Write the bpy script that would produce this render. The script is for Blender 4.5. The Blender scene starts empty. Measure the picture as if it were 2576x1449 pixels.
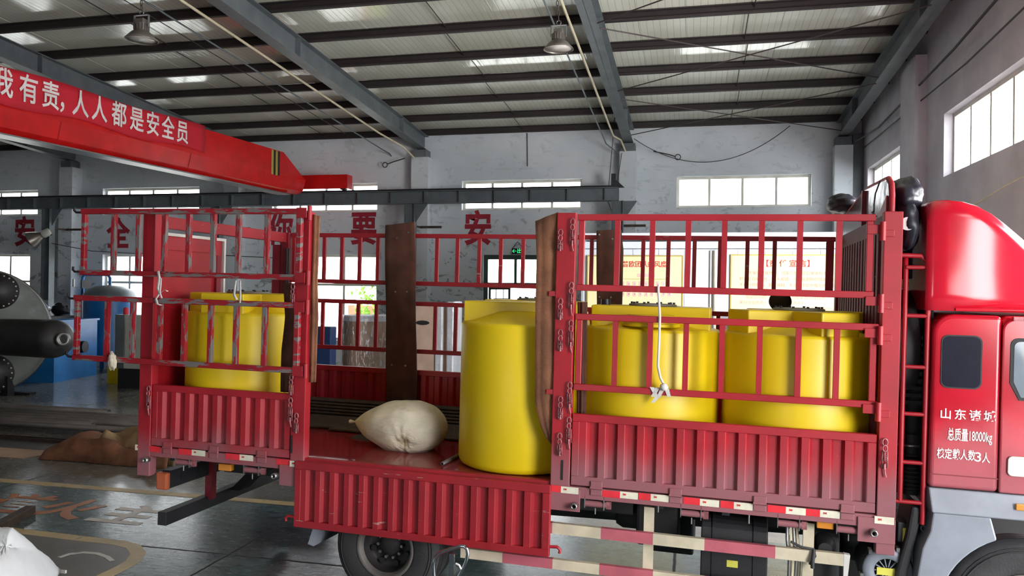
import bpy, math, random
import numpy as np
from mathutils import Matrix, Vector
random.seed(7)
scn = bpy.context.scene
# ---------------------------------------------------------------- camera
FOC, YAW, PIT, ROL = 1963.6, .229067, .00355, -.012109
TY, TT = -.040654, .014725           # truck heading and nose-down tilt
CAMH = 2.83; TD = 6.4                # eye height, distance to the truck's near side
def camrows():
    sy, cy, sp, cp = math.sin(YAW), math.cos(YAW), math.sin(PIT), math.cos(PIT)
    F = np.array([-sy*cp, cy*cp, sp]); R = np.array([cy, sy, 0.]); Dn = np.cross(F, R)
    cr, sr = math.cos(ROL), math.sin(ROL)
    return np.array([cr*R+sr*Dn, -sr*R+cr*Dn, F])
CM = camrows()
cam = bpy.data.cameras.new('camera'); camo = bpy.data.objects.new('camera', cam)
scn.collection.objects.link(camo); scn.camera = camo
cam.sensor_fit = 'HORIZONTAL'; cam.sensor_width = 36.; cam.lens = 36.*FOC/2576.
cam.clip_end = 400
camo.matrix_world = Matrix([[CM[0][i], -CM[1][i], -CM[2][i], (0, 0, CAMH)[i]] for i in range(3)]+[[0, 0, 0, 1]])
# ---------------------------------------------------------------- view, sky, lights
scn.view_settings.view_transform = 'Standard'; scn.view_settings.look = 'None'
scn.view_settings.gamma = 1.; scn.view_settings.use_curve_mapping = False
scn.view_settings.exposure = 0.58
scn.cycles.max_bounces = 7; scn.cycles.diffuse_bounces = 4; scn.cycles.glossy_bounces = 3
scn.cycles.transparent_max_bounces = 10; scn.cycles.caustics_reflective = False; scn.cycles.caustics_refractive = False
scn.cycles.sample_clamp_indirect = 6.
world = bpy.data.worlds.new('sky'); scn.world = world; world.use_nodes = True
wn = world.node_tree.nodes; wn['Background'].inputs[0].default_value = (.93, .97, 1., 1); wn['Background'].inputs[1].default_value = 6.5
def area(name, loc, target, sx, sy, power, col=(1, 1, 1)):
    l = bpy.data.lights.new(name, 'AREA'); l.shape = 'RECTANGLE'; l.size = sx; l.size_y = sy; l.energy = power; l.color = col
    o = bpy.data.objects.new(name, l); scn.collection.objects.link(o); o.location = loc
    o.rotation_euler = (Vector(target)-Vector(loc)).to_track_quat('-Z', 'Z').to_euler()
    return o
area('daylight_at_gable_door', (5.2, 7.2, 3.0), (-4., 8.6, 2.4), 5., 4.8, 950, (1, .98, .97))
area('added_ceiling_fill', (6.0, 6.5, .4), (-5., 13., 8.), 8., 4., 1300, (1, .99, .93))  # unseen low lamp added to brighten the ceiling from below
area('added_truck_side_fill', (5.3, 1.5, 2.9), (-1.5, 7., 1.9), 3.4, 4.4, 420, (1, .98, .97))  # unseen lamp added to brighten the truck's near side
# ---------------------------------------------------------------- frames
T3 = Matrix.Rotation(TY, 3, 'Z') @ Matrix.Rotation(TT, 3, 'Y')
TO = Vector((0, TD, -CAMH)); CAM = Vector((0, 0, CAMH))
FR = {'W': Matrix.Identity(4), 'T': Matrix.Translation(CAM + T3 @ TO) @ T3.to_4x4()}
def ray(px, py):
    v = CM.T @ np.array([(px-1288)/FOC, (py-724.5)/FOC, 1.]); return Vector(v)
def W(px, py, ax, val):              # the world point seen at px,py on the plane axis=val
    r = ray(px, py); return CAM + r*((val-CAM[ax])/r[ax])
def T(px, py, ax, val):              # the same in the truck's frame
    r = T3.transposed() @ ray(px, py); return r*((val+TO[ax])/r[ax])-TO
def t2w(p): return FR['T'] @ Vector(p)
# ---------------------------------------------------------------- mesh builder
class MB:
    def __init__(s): s.v = []; s.f = []; s.sm = []
    def add(s, vs, fs, smooth=False):
        n = len(s.v); s.v += [tuple(q) for q in vs]; s.f += [tuple(i+n for i in q) for q in fs]; s.sm += [smooth]*len(fs); return s
    def box(s, x0, x1, y0, y1, z0, z1):
        v = [(x, y, z) for x in (x0, x1) for y in (y0, y1) for z in (z0, z1)]
        return s.add(v, [(0, 1, 3, 2), (4, 6, 7, 5), (0, 4, 5, 1), (2, 3, 7, 6), (0, 2, 6, 4), (1, 5, 7, 3)])
    def hexa(s, b, t):               # 4 bottom points, 4 top points
        return s.add(list(b)+list(t), [(3, 2, 1, 0), (4, 5, 6, 7)]+[(i, (i+1) % 4, (i+1) % 4+4, i+4) for i in range(4)])
    def prism(s, poly, ax, a, b, smooth=False):
        n = len(poly)
        def P(q, c):
            return {0: (c, q[0], q[1]), 1: (q[0], c, q[1]), 2: (q[0], q[1], c)}[ax]
        return s.add([P(q, a) for q in poly]+[P(q, b) for q in poly], [tuple(range(n))[::-1], tuple(range(n, 2*n))]+[(i, (i+1) % n, (i+1) % n+n, i+n) for i in range(n)], smooth)
    def ring(s, path, r, n=10, cap=True, closed=False):
        path = [Vector(p) for p in path]; m = len(path); rs = r if isinstance(r, (list, tuple)) else [r]*m
        vs = []; up = None
        for i, p in enumerate(path):
            if closed: d = path[(i+1) % m]-path[i-1]
            else: d = path[min(i+1, m-1)]-path[max(i-1, 0)]
            d.normalize()
            if up is None:
                up = Vector((0, 0, 1)) if abs(d.z) < .9 else Vector((1, 0, 0))
            a = d.cross(up).normalized(); b = a.cross(d).normalized(); up = b
            vs += [p+(a*math.cos(2*math.pi*k/n)+b*math.sin(2*math.pi*k/n))*rs[i] for k in range(n)]
        fs = []
        for i in range(m if closed else m-1):
            j = (i+1) % m
            fs += [(i*n+k, i*n+(k+1) % n, j*n+(k+1) % n, j*n+k) for k in range(n)]
        s.add(vs, fs, True)
        if cap and not closed:
            s.add(vs[:n], [tuple(range(n))[::-1]]); s.add(vs[-n:], [tuple(range(n))])
        return s
    def cyl(s, a, b, r, n=16, r2=None): return s.ring([a, b], [r, r if r2 is None else r2], n)
    def lathe(s, prof, c, axis=(0, 0, 1), n=32, cap=True, smooth=True, ref=None):
        ax = Vector(axis).normalized(); rf = Vector(ref) if ref else (Vector((1, 0, 0)) if abs(ax.x) < .9 else Vector((0, 1, 0)))
        u = (rf-ax*rf.dot(ax)).normalized(); w = ax.cross(u); c = Vector(c); m = len(prof)
        vs = [c+ax*h+(u*math.cos(2*math.pi*k/n)+w*math.sin(2*math.pi*k/n))*r for r, h in prof for k in range(n)]
        s.add(vs, [(i*n+k, i*n+(k+1) % n, (i+1)*n+(k+1) % n, (i+1)*n+k) for i in range(m-1) for k in range(n)], smooth)
        if cap:
            s.add(vs[:n], [tuple(range(n))[::-1]]); s.add(vs[-n:], [tuple(range(n))])
        return s
    def mesh(s, name, o=(0, 0, 0)):
        me = bpy.data.meshes.new(name); o = Vector(o)
        me.from_pydata([Vector(q)-o for q in s.v], [], s.f); me.polygons.foreach_set('use_smooth', s.sm); me.update()
        return me
COL = scn.collection
ORG = {}
def new(name, me, mats, parent=None, bevel=0, seg=2, solid=0):
    o = bpy.data.objects.new(name, me); COL.objects.link(o)
    if me is not None and mats is not None:
        for m in (mats if isinstance(mats, (list, tuple)) else [mats]):
            if not me.materials or m.name not in me.materials: me.materials.append(m)
    if parent is not None: o.parent = parent
    if solid:
        q = o.modifiers.new('solid', 'SOLIDIFY'); q.thickness = solid
    if bevel:
        q = o.modifiers.new('bevel', 'BEVEL'); q.width = bevel; q.segments = seg; q.limit_method = 'ANGLE'; q.angle_limit = .6
    return o
def tag(o, label, cat, group=None, kind=None):
    o['label'] = label; o['category'] = cat
    if group: o['group'] = group
    if kind: o['kind'] = kind
def thing(name, label, cat, o=(0, 0, 0), fr='W', group=None, kind=None):
    e = bpy.data.objects.new(name, None); COL.objects.link(e); e.empty_display_size = .1
    e.matrix_world = FR[fr] @ Matrix.Translation(Vector(o)); ORG[e.name] = Vector(o)
    tag(e, label, cat, group, kind); return e
def part(name, mb, mat, parent, **k):
    o = ORG[parent.name]; ob = new(name, mb.mesh(name, o), mat, parent, **k); ORG[ob.name] = o; return ob
def solo(name, mb, mat, label, cat, o=(0, 0, 0), fr='W', group=None, kind=None, **k):
    ob = new(name, mb.mesh(name, o), mat, None, **k); ob.matrix_world = FR[fr] @ Matrix.Translation(Vector(o)); ORG[ob.name] = Vector(o)
    if kind == 'structure': ob['kind'] = kind
    else: tag(ob, label, cat, group, kind)
    return ob
def piece(name, me, mat, parent, loc, rot=None):
    ob = new(name, me, mat, parent); ob.location = Vector(loc)-ORG[parent.name]
    if rot: ob.rotation_euler = rot
    ORG[ob.name] = ORG[parent.name]; return ob
# ---------------------------------------------------------------- materials
def srgb(r, g, b): return tuple(((c/255)/12.92 if c/255 <= .04045 else ((c/255+.055)/1.055)**2.4) for c in (r, g, b))
class NT:
    def __init__(s, name, rough=.5, metal=0., spec=None):
        s.m = bpy.data.materials.new(name); s.m.use_nodes = True; s.t = s.m.node_tree; s.b = s.t.nodes['Principled BSDF']
        s.b.inputs['Roughness'].default_value = rough; s.b.inputs['Metallic'].default_value = metal
        if spec is not None: s.b.inputs['Specular IOR Level'].default_value = spec
        s.pos = s.t.nodes.new('ShaderNodeNewGeometry').outputs['Position']
        s.obj = s.t.nodes.new('ShaderNodeTexCoord').outputs['Object']
    def link(s, a, b): s.t.links.new(a, b)
    def scale(s, v, sc):
        n = s.t.nodes.new('ShaderNodeVectorMath'); n.operation = 'MULTIPLY'; s.link(v, n.inputs[0]); n.inputs[1].default_value = sc; return n.outputs[0]
    def noise(s, v, sc, det=4, rough=.55, dist=0.):
        n = s.t.nodes.new('ShaderNodeTexNoise'); s.link(v, n.inputs['Vector']); n.inputs['Scale'].default_value = sc
        n.inputs['Detail'].default_value = det; n.inputs['Roughness'].default_value = rough; n.inputs['Distortion'].default_value = dist; return n.outputs['Fac']
    def ramp(s, v, a, b, lo=0., hi=1.):
        n = s.t.nodes.new('ShaderNodeMapRange'); s.link(v, n.inputs['Value']); n.inputs['From Min'].default_value = a; n.inputs['From Max'].default_value = b
        n.inputs['To Min'].default_value = lo; n.inputs['To Max'].default_value = hi; n.interpolation_type = 'SMOOTHSTEP'; return n.outputs[0]
    def math(s, op, a, b=None):
        n = s.t.nodes.new('ShaderNodeMath'); n.operation = op
        for i, q in enumerate((a, b)):
            if q is None: continue
            if isinstance(q, (int, float)): n.inputs[i].default_value = q
            else: s.link(q, n.inputs[i])
        return n.outputs[0]
    def mix(s, fac, a, b):
        n = s.t.nodes.new('ShaderNodeMix'); n.data_type = 'RGBA'
        if isinstance(fac, (int, float)): n.inputs[0].default_value = fac
        else: s.link(fac, n.inputs[0])
        for i, q in ((6, a), (7, b)):
            if isinstance(q, tuple): n.inputs[i].default_value = (*q[:3], 1)
            else: s.link(q, n.inputs[i])
        return n.outputs[2]
    def xyz(s, v):
        n = s.t.nodes.new('ShaderNodeSeparateXYZ'); s.link(v, n.inputs[0]); return n.outputs
    def bump(s, h, st, dist=.01):
        n = s.t.nodes.new('ShaderNodeBump'); n.inputs['Strength'].default_value = st; n.inputs['Distance'].default_value = dist
        s.link(h, n.inputs['Height']); s.link(n.outputs[0], s.b.inputs['Normal'])
    def base(s, c):
        if isinstance(c, tuple): s.b.inputs['Base Color'].default_value = (*c[:3], 1)
        else: s.link(c, s.b.inputs['Base Color'])
        return s.m
def simple(name, col, rough=.5, metal=0., var=.12, sc=3., bump=0., bsc=40., spec=None):
    n = NT(name, rough, metal, spec); c = srgb(*col)
    a = tuple(x*(1-var) for x in c); b = tuple(min(1, x*(1+var)) for x in c)
    f = n.ramp(n.noise(n.pos, sc), .3, .7); n.base(n.mix(f, a, b))
    if bump: n.bump(n.noise(n.pos, bsc), bump)
    return n.m
def worn(name, col, col2, thr=.56, st=(1, 1, 1), sc=6., rough=.45, dust=None, chip=.03, bump=0., bsc=20., bst=(1, 1, 1)):
    n = NT(name, rough); c = srgb(*col)
    if bump: n.bump(n.noise(n.scale(n.pos, bst), bsc, 6, .7, 1.), bump, .02)
    f0 = n.ramp(n.noise(n.pos, 2.5), .3, .7); cc = n.mix(f0, tuple(x*.85 for x in c), tuple(min(1, x*1.12) for x in c))
    if dust:
        z = n.xyz(n.pos); q = n.math('ADD', z[2], n.math('MULTIPLY', n.math('SUBTRACT', n.noise(n.scale(n.pos, (3, 3, 1)), 1.), .5), .5))
        q = n.math('ADD', q, n.math('MULTIPLY', z[0], -.03))
        fd = n.ramp(q, dust[0], dust[1], dust[2], 0.); cc = n.mix(fd, cc, srgb(*dust[3])); n.link(n.ramp(q, dust[0], dust[1], .75, rough), n.b.inputs['Roughness'])
    f = n.ramp(n.noise(n.scale(n.pos, st), sc, 6, .65), thr, thr+chip); n.base(n.mix(f, cc, srgb(*col2)))
    return n.m
RED = (158, 20, 34)
m = {}
m['red'] = worn('red_paint', RED, (150, 110, 105), .70, (1, 1, 1), 9., .42)
m['red_dusty'] = worn('dusty_red_paint', RED, (165, 128, 128), .72, (.6, 1, 2), 9., .55, dust=(1.25, 1.66, .85, (136, 92, 98)))
m['red_worn'] = worn('scuffed_red_paint', (148, 18, 32), (112, 106, 104), .52, (.45, 1, 2.6), 9., .5, chip=.012)
m['bar_worn'] = worn('scraped_bar_paint', (148, 18, 32), (112, 106, 104), .50, (2.2, 2.2, .5), 9., .55, chip=.012)
m['red_scratched'] = worn('scratched_red_paint', (148, 18, 32), (160, 120, 112), .66, (.4, 1, 3.), 9., .55, chip=.02)
m['red_dark'] = worn('dark_red_paint', (120, 20, 34), (100, 82, 80), .70, (1, 1, 1), 9., .5)
m['bed'] = worn('red_deck_paint', (128, 38, 42), (158, 130, 122), .66, (1, 1, 1), 3.2, .12, chip=.12)
m['cabred'] = worn('cab_red_paint', (184, 22, 42), (184, 22, 42), .9, (1, 1, 1), 4., .16, dust=(1.25, 2.05, .6, (150, 104, 112)))
m['crane'] = worn('crane_red_paint', (196, 22, 22), (164, 26, 22), .60, (.2, 1, 1), 5., .28, chip=.2)
m['banner'] = simple('banner_cloth', (196, 24, 44), .75, var=.1, sc=1.2)
m['white_text'] = simple('white_lettering', (225, 216, 214), .7)
m['red_text'] = simple('red_lettering', (205, 40, 48), .7)
m['wall_text'] = worn('wall_slogan_paint', (160, 34, 52), (150, 142, 146), .64, (1, 1, 1), 7., .8, chip=.05)
m['faint_text'] = simple('pale_red_lettering', (214, 138, 130), .7)
m['yellow'] = simple('yellow_polyethylene', (218, 188, 12), .42, var=.05, sc=1.5, bump=.08, bsc=14)
m['steel'] = simple('grey_green_steel', (96, 104, 108), .5, .2, var=.15, sc=2.)
m['rafter'] = worn('rafter_steel', (96, 102, 106), (116, 116, 108), .58, (1, 1, 1), 2.5, .45, chip=.2)
m['purlin'] = worn('purlin_paint', (44, 35, 36), (70, 58, 52), .66, (.4, 1, 1), 4., .6, chip=.1)
m['dark'] = simple('dark_steel', (38, 38, 42), .55, .3)
m['black'] = simple('black_rubber', (26, 25, 28), .62, bump=.2, bsc=30)
m['chassis'] = worn('dusty_chassis', (34, 32, 35), (74, 62, 62), .58, (1, 1, 1), 5., .7, chip=.2)
m['tyre'] = simple('tyre_rubber', (48, 46, 48), .75, var=.2, sc=6, bump=.3, bsc=60)
m['dish'] = simple('dark_wheel_dish', (52, 48, 48), .6, .2, var=.2)
m['rim'] = simple('dusty_rim', (104, 98, 94), .6, .2, var=.2)
m['chainp'] = simple('faded_pink_painted_iron', (150, 92, 96), .5, .3, var=.3, sc=30)
m['rope'] = simple('white_strap', (205, 200, 196), .8)
m['metal'] = simple('bare_metal', (140, 138, 136), .35, .8)
m['chrome'] = simple('chrome_tube', (170, 172, 180), .15, 1.)
m['lamp'] = simple('lamp_aluminium', (122, 116, 110), .35, .6)
m['pipe_cream'] = simple('cream_conduit', (196, 184, 156), .55)
m['cable'] = simple('dark_cable', (44, 42, 46), .6)
m['brace'] = simple('brace_rod_steel', (70, 60, 60), .5, .3)
m['wframe'] = simple('window_aluminium', (212, 208, 196), .5)
m['gframe'] = simple('green_door_frame', (52, 74, 66), .5)
m['felt'] = simple('brown_felt', (128, 84, 60), .95, var=.28, sc=4., bump=.5, bsc=90)
m['felt_dark'] = simple('dark_brown_felt', (82, 50, 38), .95, var=.28, sc=4., bump=.5, bsc=90)
m['tan'] = simple('tan_felt', (150, 122, 88), .95, var=.2, sc=5., bump=.5, bsc=60)
m['sackw'] = worn('woven_sack', (204, 194, 172), (178, 162, 120), .52, (1, 1, 1), 3.4, .85, chip=.2, bump=.9, bsc=5., bst=(1, 1, 2.4))
m['white'] = simple('white_plastic_bag', (232, 236, 240), .6, var=.04, bump=.3, bsc=12)
m['blue'] = worn('blue_paint', (24, 104, 168), (20, 84, 140), .6, (1, 1, 1), 2., .4, chip=.2)
m['grey_cab'] = simple('grey_enamel', (176, 176, 166), .5)
m['carton'] = simple('cardboard', (176, 146, 122), .85, var=.1)
m['ply'] = simple('plywood', (178, 152, 136), .8, var=.15, sc=2.)
m['amber'] = simple('amber_lens', (206, 130, 40), .35)
m['tail'] = simple('orange_lens', (170, 84, 50), .4)
m['strip_w'] = simple('white_reflector', (214, 208, 188), .5, var=.1, sc=9)
m['strip_r'] = simple('red_reflector', (214, 40, 52), .45, var=.1, sc=9)
m['guard_w'] = simple('cream_guard_paint', (196, 184, 160), .65, var=.14, sc=6)
m['guard_r'] = simple('faded_red_guard_paint', (176, 88, 100), .65, var=.12, sc=6)
m['skirt'] = simple('grey_plastic', (130, 134, 144), .5, var=.14, sc=3)
m['glass_dark'] = simple('tinted_glass', (38, 38, 48), .12, spec=.25)
m['yellowline'] = worn('floor_line_paint', (186, 164, 118), (120, 116, 100), .56, (1, 1, 1), 5., .45, chip=.15)
m['floorpaint'] = worn('faded_orange_paint', (176, 112, 70), (120, 120, 112), .55, (1, 1, 1), 4., .45, chip=.15)
m['floorwhite'] = worn('faded_white_paint', (206, 200, 192), (120, 124, 118), .58, (1, 1, 1), 4., .45, chip=.15)
m['rust'] = simple('brown_steel_rod', (74, 62, 55), .6, .4, var=.25, sc=8)
m['tube'] = simple('mill_steel_tube', (104, 98, 94), .45, .5, var=.2, sc=2.)
m['vessel'] = worn('blackened_vessel_steel', (112, 116, 112), (150, 158, 156), .52, (1, 1, 1), 1.4, .5, chip=.3)
m['vessel_dark'] = simple('primer_black_steel', (52, 50, 50), .5, .2, var=.2)
m['board'] = simple('cream_poster', (228, 220, 172), .5, var=.02)
m['gold'] = simple('gold_frame', (186, 164, 84), .45, .4)
m['office'] = simple('white_partition', (206, 212, 222), .5, var=.03)
m['leaf'] = simple('leaf_green', (120, 170, 50), .7, var=.3, sc=9)
m['pinkbox'] = simple('pink_label', (240, 186, 180), .7)
m['purple'] = simple('purple_lettering', (110, 80, 160), .7)
m['label_y'] = simple('yellow_sticker', (204, 196, 80), .6)
m['slat'] = worn('bulkhead_slat_paint', (92, 16, 32), (130, 112, 112), .66, (1, 1, 1), 12., .6, chip=.03)
m['tarp'] = simple('black_tarpaulin', (34, 34, 44), .42, var=.2, bump=.7, bsc=9)
n = NT('window_glass', .05)
tr = n.t.nodes.new('ShaderNodeBsdfTransparent'); gl = n.t.nodes.new('ShaderNodeBsdfGlossy'); gl.inputs['Roughness'].default_value = .05
mx = n.t.nodes.new('ShaderNodeMixShader'); mx.inputs[0].default_value = .06
n.link(tr.outputs[0], mx.inputs[1]); n.link(gl.outputs[0], mx.inputs[2]); n.link(mx.outputs[0], n.t.nodes['Material Output'].inputs[0]); m['glass'] = n.m
n = NT('exit_sign_light', .5); n.base(srgb(20, 60, 40)); n.b.inputs['Emission Color'].default_value = (*srgb(60, 230, 140), 1); n.b.inputs['Emission Strength'].default_value = .8; m['exit'] = n.m
# plaster: stains and flaked patches with a shape of their own
n = NT('wall_plaster', .85)
f = n.ramp(n.noise(n.pos, .35, 4), .35, .65); c = n.mix(f, srgb(192, 199, 204), srgb(210, 215, 220))
st = n.noise(n.scale(n.pos, (1, 1, 1.6)), 2.2, 8, .7, .6); z = n.xyz(n.pos)[2]
low = n.ramp(z, 3.2, 6.6, 1., .25)
c = n.mix(n.math('MULTIPLY', n.ramp(st, .565, .61), n.math('MULTIPLY', low, .8)), c, srgb(122, 128, 130))
c = n.mix(n.math('MULTIPLY', n.ramp(n.noise(n.scale(n.pos, (.8, .8, 6)), .9, 6, .7), .56, .7), .22), c, srgb(132, 130, 134))
n.base(c); n.bump(st, .15, .02); m['wall'] = n.m
n = NT('gable_plaster', .85)
f = n.ramp(n.noise(n.pos, .8, 6, .6), .35, .7); c = n.mix(f, srgb(184, 180, 188), srgb(206, 202, 208))
n.base(c); n.bump(n.noise(n.pos, 3., 6), .1, .02); m['gable'] = n.m
# floor: green-grey coated aisle, bare concrete beyond the yellow line, slab joints
n = NT('workshop_floor', .4, spec=.36); x, y, z = n.xyz(n.pos)
conc = n.mix(n.ramp(n.noise(n.pos, 1.1, 7, .65), .3, .7), srgb(92, 92, 86), srgb(124, 122, 114))
green = n.mix(n.ramp(n.noise(n.scale(n.pos, (1, 2.2, 1)), 3.2, 10, .78, .3), .35, .68), srgb(60, 76, 76), srgb(98, 114, 112))
col = n.mix(n.ramp(y, 9.33, 9.36), green, conc)
scr = n.ramp(n.noise(n.scale(n.pos, (2, 9, 1)), 4., 10, .8, .3), .60, .68)
col = n.mix(n.math('MULTIPLY', scr, .6), col, srgb(52, 56, 56))
def joint(v, p, off):
    a = n.math('ABSOLUTE', n.math('SUBTRACT', n.math('MODULO', n.math('ADD', v, 200.+off), p), p/2)); return n.ramp(a, .006, .026, 1., 0.)
jw = n.math('MULTIPLY', n.math('SUBTRACT', n.noise(n.pos, 4.), .5), .03)
j = n.math('MAXIMUM', joint(n.math('ADD', y, jw), 4.2, 0.516), joint(n.math('ADD', x, jw), 4.6, 0.268))
col = n.mix(n.math('MULTIPLY', j, .85), col, srgb(30, 30, 30))
n.base(col); n.link(n.ramp(n.noise(n.scale(n.pos, (1.5, 4, 1)), 5., 9, .8), .35, .7, .13, .32), n.b.inputs['Roughness']); n.link(n.math('MAXIMUM', n.ramp(n.noise(n.scale(n.pos, (1.5, 4, 1)), 5., 9, .8), .35, .7, .13, .32), n.math('MULTIPLY', j, .8)), n.b.inputs['Roughness']); n.bump(n.noise(n.pos, 22, 4), .12, .01); m['floor'] = n.m
# roof sheets: glossy coated steel with fine ribs that run down the slope
n = NT('roof_sheet', .12, spec=.9); x, y, z = n.xyz(n.pos)
rib = n.math('ABSOLUTE', n.math('SUBTRACT', n.math('FRACT', n.math('MULTIPLY', x, 7.4)), .5)); rb = n.ramp(rib, .0, .10, 1., 0.)
c = n.mix(n.ramp(n.noise(n.scale(n.pos, (1, .3, 1)), .8, 5), .3, .7), srgb(206, 206, 190), srgb(226, 226, 214))
c = n.mix(n.math('MULTIPLY', rb, .35), c, srgb(110, 108, 92)); n.base(c)
wav = n.noise(n.scale(n.pos, (2.2, .25, 1)), 1.6, 3); n.bump(n.math('ADD', n.math('MULTIPLY', rb, -.35), n.math('MULTIPLY', wav, .8)), .25, .006); m['roof'] = n.m
# ---------------------------------------------------------------- text
def text(name, s, o, u, v, size, mat, parent=None, bold=.008, sx=1., sp=1., align='CENTER', org=(0, 0, 0), ext=.0015, drop=None):
    cu = bpy.data.curves.new(name, 'FONT'); cu.body = s; cu.size = size; cu.offset = bold*size; cu.extrude = ext; cu.align_x = align; cu.align_y = 'CENTER'; cu.space_character = sp; cu.resolution_u = 3
    to = bpy.data.objects.new(name, cu); COL.objects.link(to); bpy.context.view_layer.update()
    me = bpy.data.meshes.new_from_object(to.evaluated_get(bpy.context.evaluated_depsgraph_get())); bpy.data.objects.remove(to)
    u = Vector(u).normalized(); v = Vector(v).normalized(); nn = u.cross(v); o = Vector(o); org = Vector(org)
    for q in me.vertices:
        c = q.co; q.co = o + u*(c.x*sx) + v*c.y + nn*c.z - org
    me.name = name
    ob = new(name, me, mat, parent); return ob
#==STRUCTURE==
# ---------------------------------------------------------------- shell
WY = 23.5; GX = 4.53; SL = .0634
def roofz(y): return 7.70 + (WY-y)*SL           # underside of the purlins
solo('floor', MB().box(-36, 14, -9, 27.5, -.3, 0), m['floor'], '', '', kind='structure')
solo('yard', MB().box(-90, 60, 27.5, 90, -.4, -.05), simple('yard_concrete', (190, 190, 184), .8), '', '', kind='structure')
def wall_holes(name, mat, fix, ax, lo, hi, z0, z1, th, holes):
    # wall in plane ax(=0/1)=fix, thickness th behind it, holes (a,b,za,zb)
    mb = MB(); xs = sorted({lo, hi, *[h[0] for h in holes], *[h[1] for h in holes]})
    for a, b in zip(xs, xs[1:]):
        hs = sorted([(h[2], h[3]) for h in holes if h[0] <= a+1e-6 and h[1] >= b-1e-6]); z = z0
        for c, d in hs+[(z1, None)]:
            if c > z+1e-4:
                if ax == 1: mb.box(a, b, fix, fix+th, z, c)
                else: mb.box(fix, fix+th, a, b, z, c)
            if d is None: break
            z = d
    return solo(name, mb, mat, '', '', kind='structure')
UP = [(-26.6, -23.07), (-20.33, -16.48), (-13.72, -9.97), (-7.13, -3.34), (-.53, 3.22)]   # high windows
ZU = (5.34, 6.26); ZL = (1.15, 3.94)
LOWX = [(-26.4, -23.37), (-20.3, -16.4), (-13.6, -9.96)]
DOORX = (-6.41, -3.5)
wall_holes('wall_back', m['wall'], WY, 1, -36, 5.1, 0, 8.6, .34, [(a, b, *ZU) for a, b in UP]+[(a, b, *ZL) for a, b in LOWX]+[(*DOORX, 0, 3.94)])
RW = [(18.9, 22.67, 5.06, 6.24), (12.3, 16.07, 5.06, 6.24), (-1., 2.6, 5.06, 6.24)]
wall_holes('wall_right', m['gable'], GX, 0, -9, WY, 0, 10.4, .34, RW+[(5.6, 11.4, 0, 4.9), (-.2, 3.2, 0, 4.9)])  # last opening is unseen, added to let the truck side fill in
solo('wall_left', MB().box(-36.3, -36, -9, WY+.34, 0, 10.4), m['gable'], '', '', kind='structure')
wall_holes('wall_front', m['gable'], -9, 1, -36, 5.1, 0, 10.4, .3, [(-6., -3.5, 0, 3.2)])
wn_i = 0
def window(ax, fix, a, b, z0, z1, nmul, rails=(), deep=.16, fr=None):
    # frame set into the reveal, one pane between each pair of mullions
    global wn_i; wn_i += 1
    fr = fr or m['wframe']; y0, y1 = fix+deep, fix+deep+.07; t = .075
    def bx(mb, p, q, c, d, e=0): return mb.box(p, q, y0+e, y1-e, c, d) if ax == 1 else mb.box(y0+e, y1-e, p, q, c, d)
    mb = MB(); bx(mb, a, b, z0, z0+t); bx(mb, a, b, z1-t, z1); bx(mb, a, a+t, z0+t, z1-t); bx(mb, b-t, b, z0+t, z1-t)
    bx(mb, a-.02, b+.02, z0-.04, z0, -.08)
    w = solo('window_%d' % wn_i, mb, fr, '', '', o=((a+b)/2, fix, z0) if ax == 1 else (fix, (a+b)/2, z0), kind='structure')
    zs = [z0+t]+[r for r in rails]+[z1-t]
    for r in rails: part('transom', bx(MB(), a+t, b-t, r-.04, r+.04), fr, w)
    for k in range(1, nmul):
        xx = a+(b-a)*k/nmul; part('mullion', bx(MB(), xx-.035, xx+.035, z0+t, z1-t, .004), fr, w)
    for i, (c, d) in enumerate(zip(zs, zs[1:])):
        for k in range(nmul):
            p, q = a+(b-a)*k/nmul, a+(b-a)*(k+1)/nmul
            part('pane', bx(MB(), p+.04, q-.04, c+.04 if i else c, d-.04 if i < len(zs)-2 else d, .03), m['glass'], w)
    return w
for a, b in UP: window(1, WY, a, b, *ZU, 4)
for a, b in LOWX: window(1, WY, a, b, *ZL, 3 if a < -22 or a > -15 else 4, rails=(2.96,))
for a, b, c, d in RW[:2]: window(0, GX, a, b, c, d, 4)
# glazed double door in the back wall
a, b = DOORX; mb = MB(); y0, y1 = WY+.08, WY+.18
mb.box(a, a+.13, y0, y1, 0, 3.94).box(b-.13, b, y0, y1, 0, 3.94).box(a+.13, b-.13, y0, y1, 3.80, 3.94).box(a+.13, b-.13, y0, y1, 2.98, 3.08)
dr = solo('door_1', mb, m['gframe'], '', '', o=((a+b)/2, WY, 0), kind='structure')
for k in range(3):
    p = a+.13+(b-a-.26)*k/3; q = a+.13+(b-a-.26)*(k+1)/3
    part('top_light', MB().box(p+.03, q-.03, y0+.04, y0+.05, 3.1, 3.79), m['glass'], dr)
    if k: part('mullion', MB().box(p-.04, p+.04, y0, y1, 3.08, 3.80), m['gframe'], dr)
for p, q, yy in ((a+.16, a+.86, 0), (b-.86, b-.16, 0)):     # two leaves standing open at the sides
    mb = MB(); mb.box(p, p+.07, y0, y1, .02, 2.96).box(q-.07, q, y0, y1, .02, 2.96).box(p+.07, q-.07, y0, y1, 2.86, 2.96).box(p+.07, q-.07, y0, y1, .02, .9)
    for k in range(1, 3): mb.box(p+(q-p)*k/3-.012, p+(q-p)*k/3+.012, y0+.03, y1-.03, .9, 2.86)
    for k in range(1, 7): mb.box(p+.07, q-.07, y0+.032, y1-.032, .9+k*.28-.012, .9+k*.28+.012)
    lf = part('door_leaf', mb, m['gframe'], dr); part('handle', MB().box(q-.05, q-.02, y0-.05, y0, 1.1, 1.3), m['metal'], lf)
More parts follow.
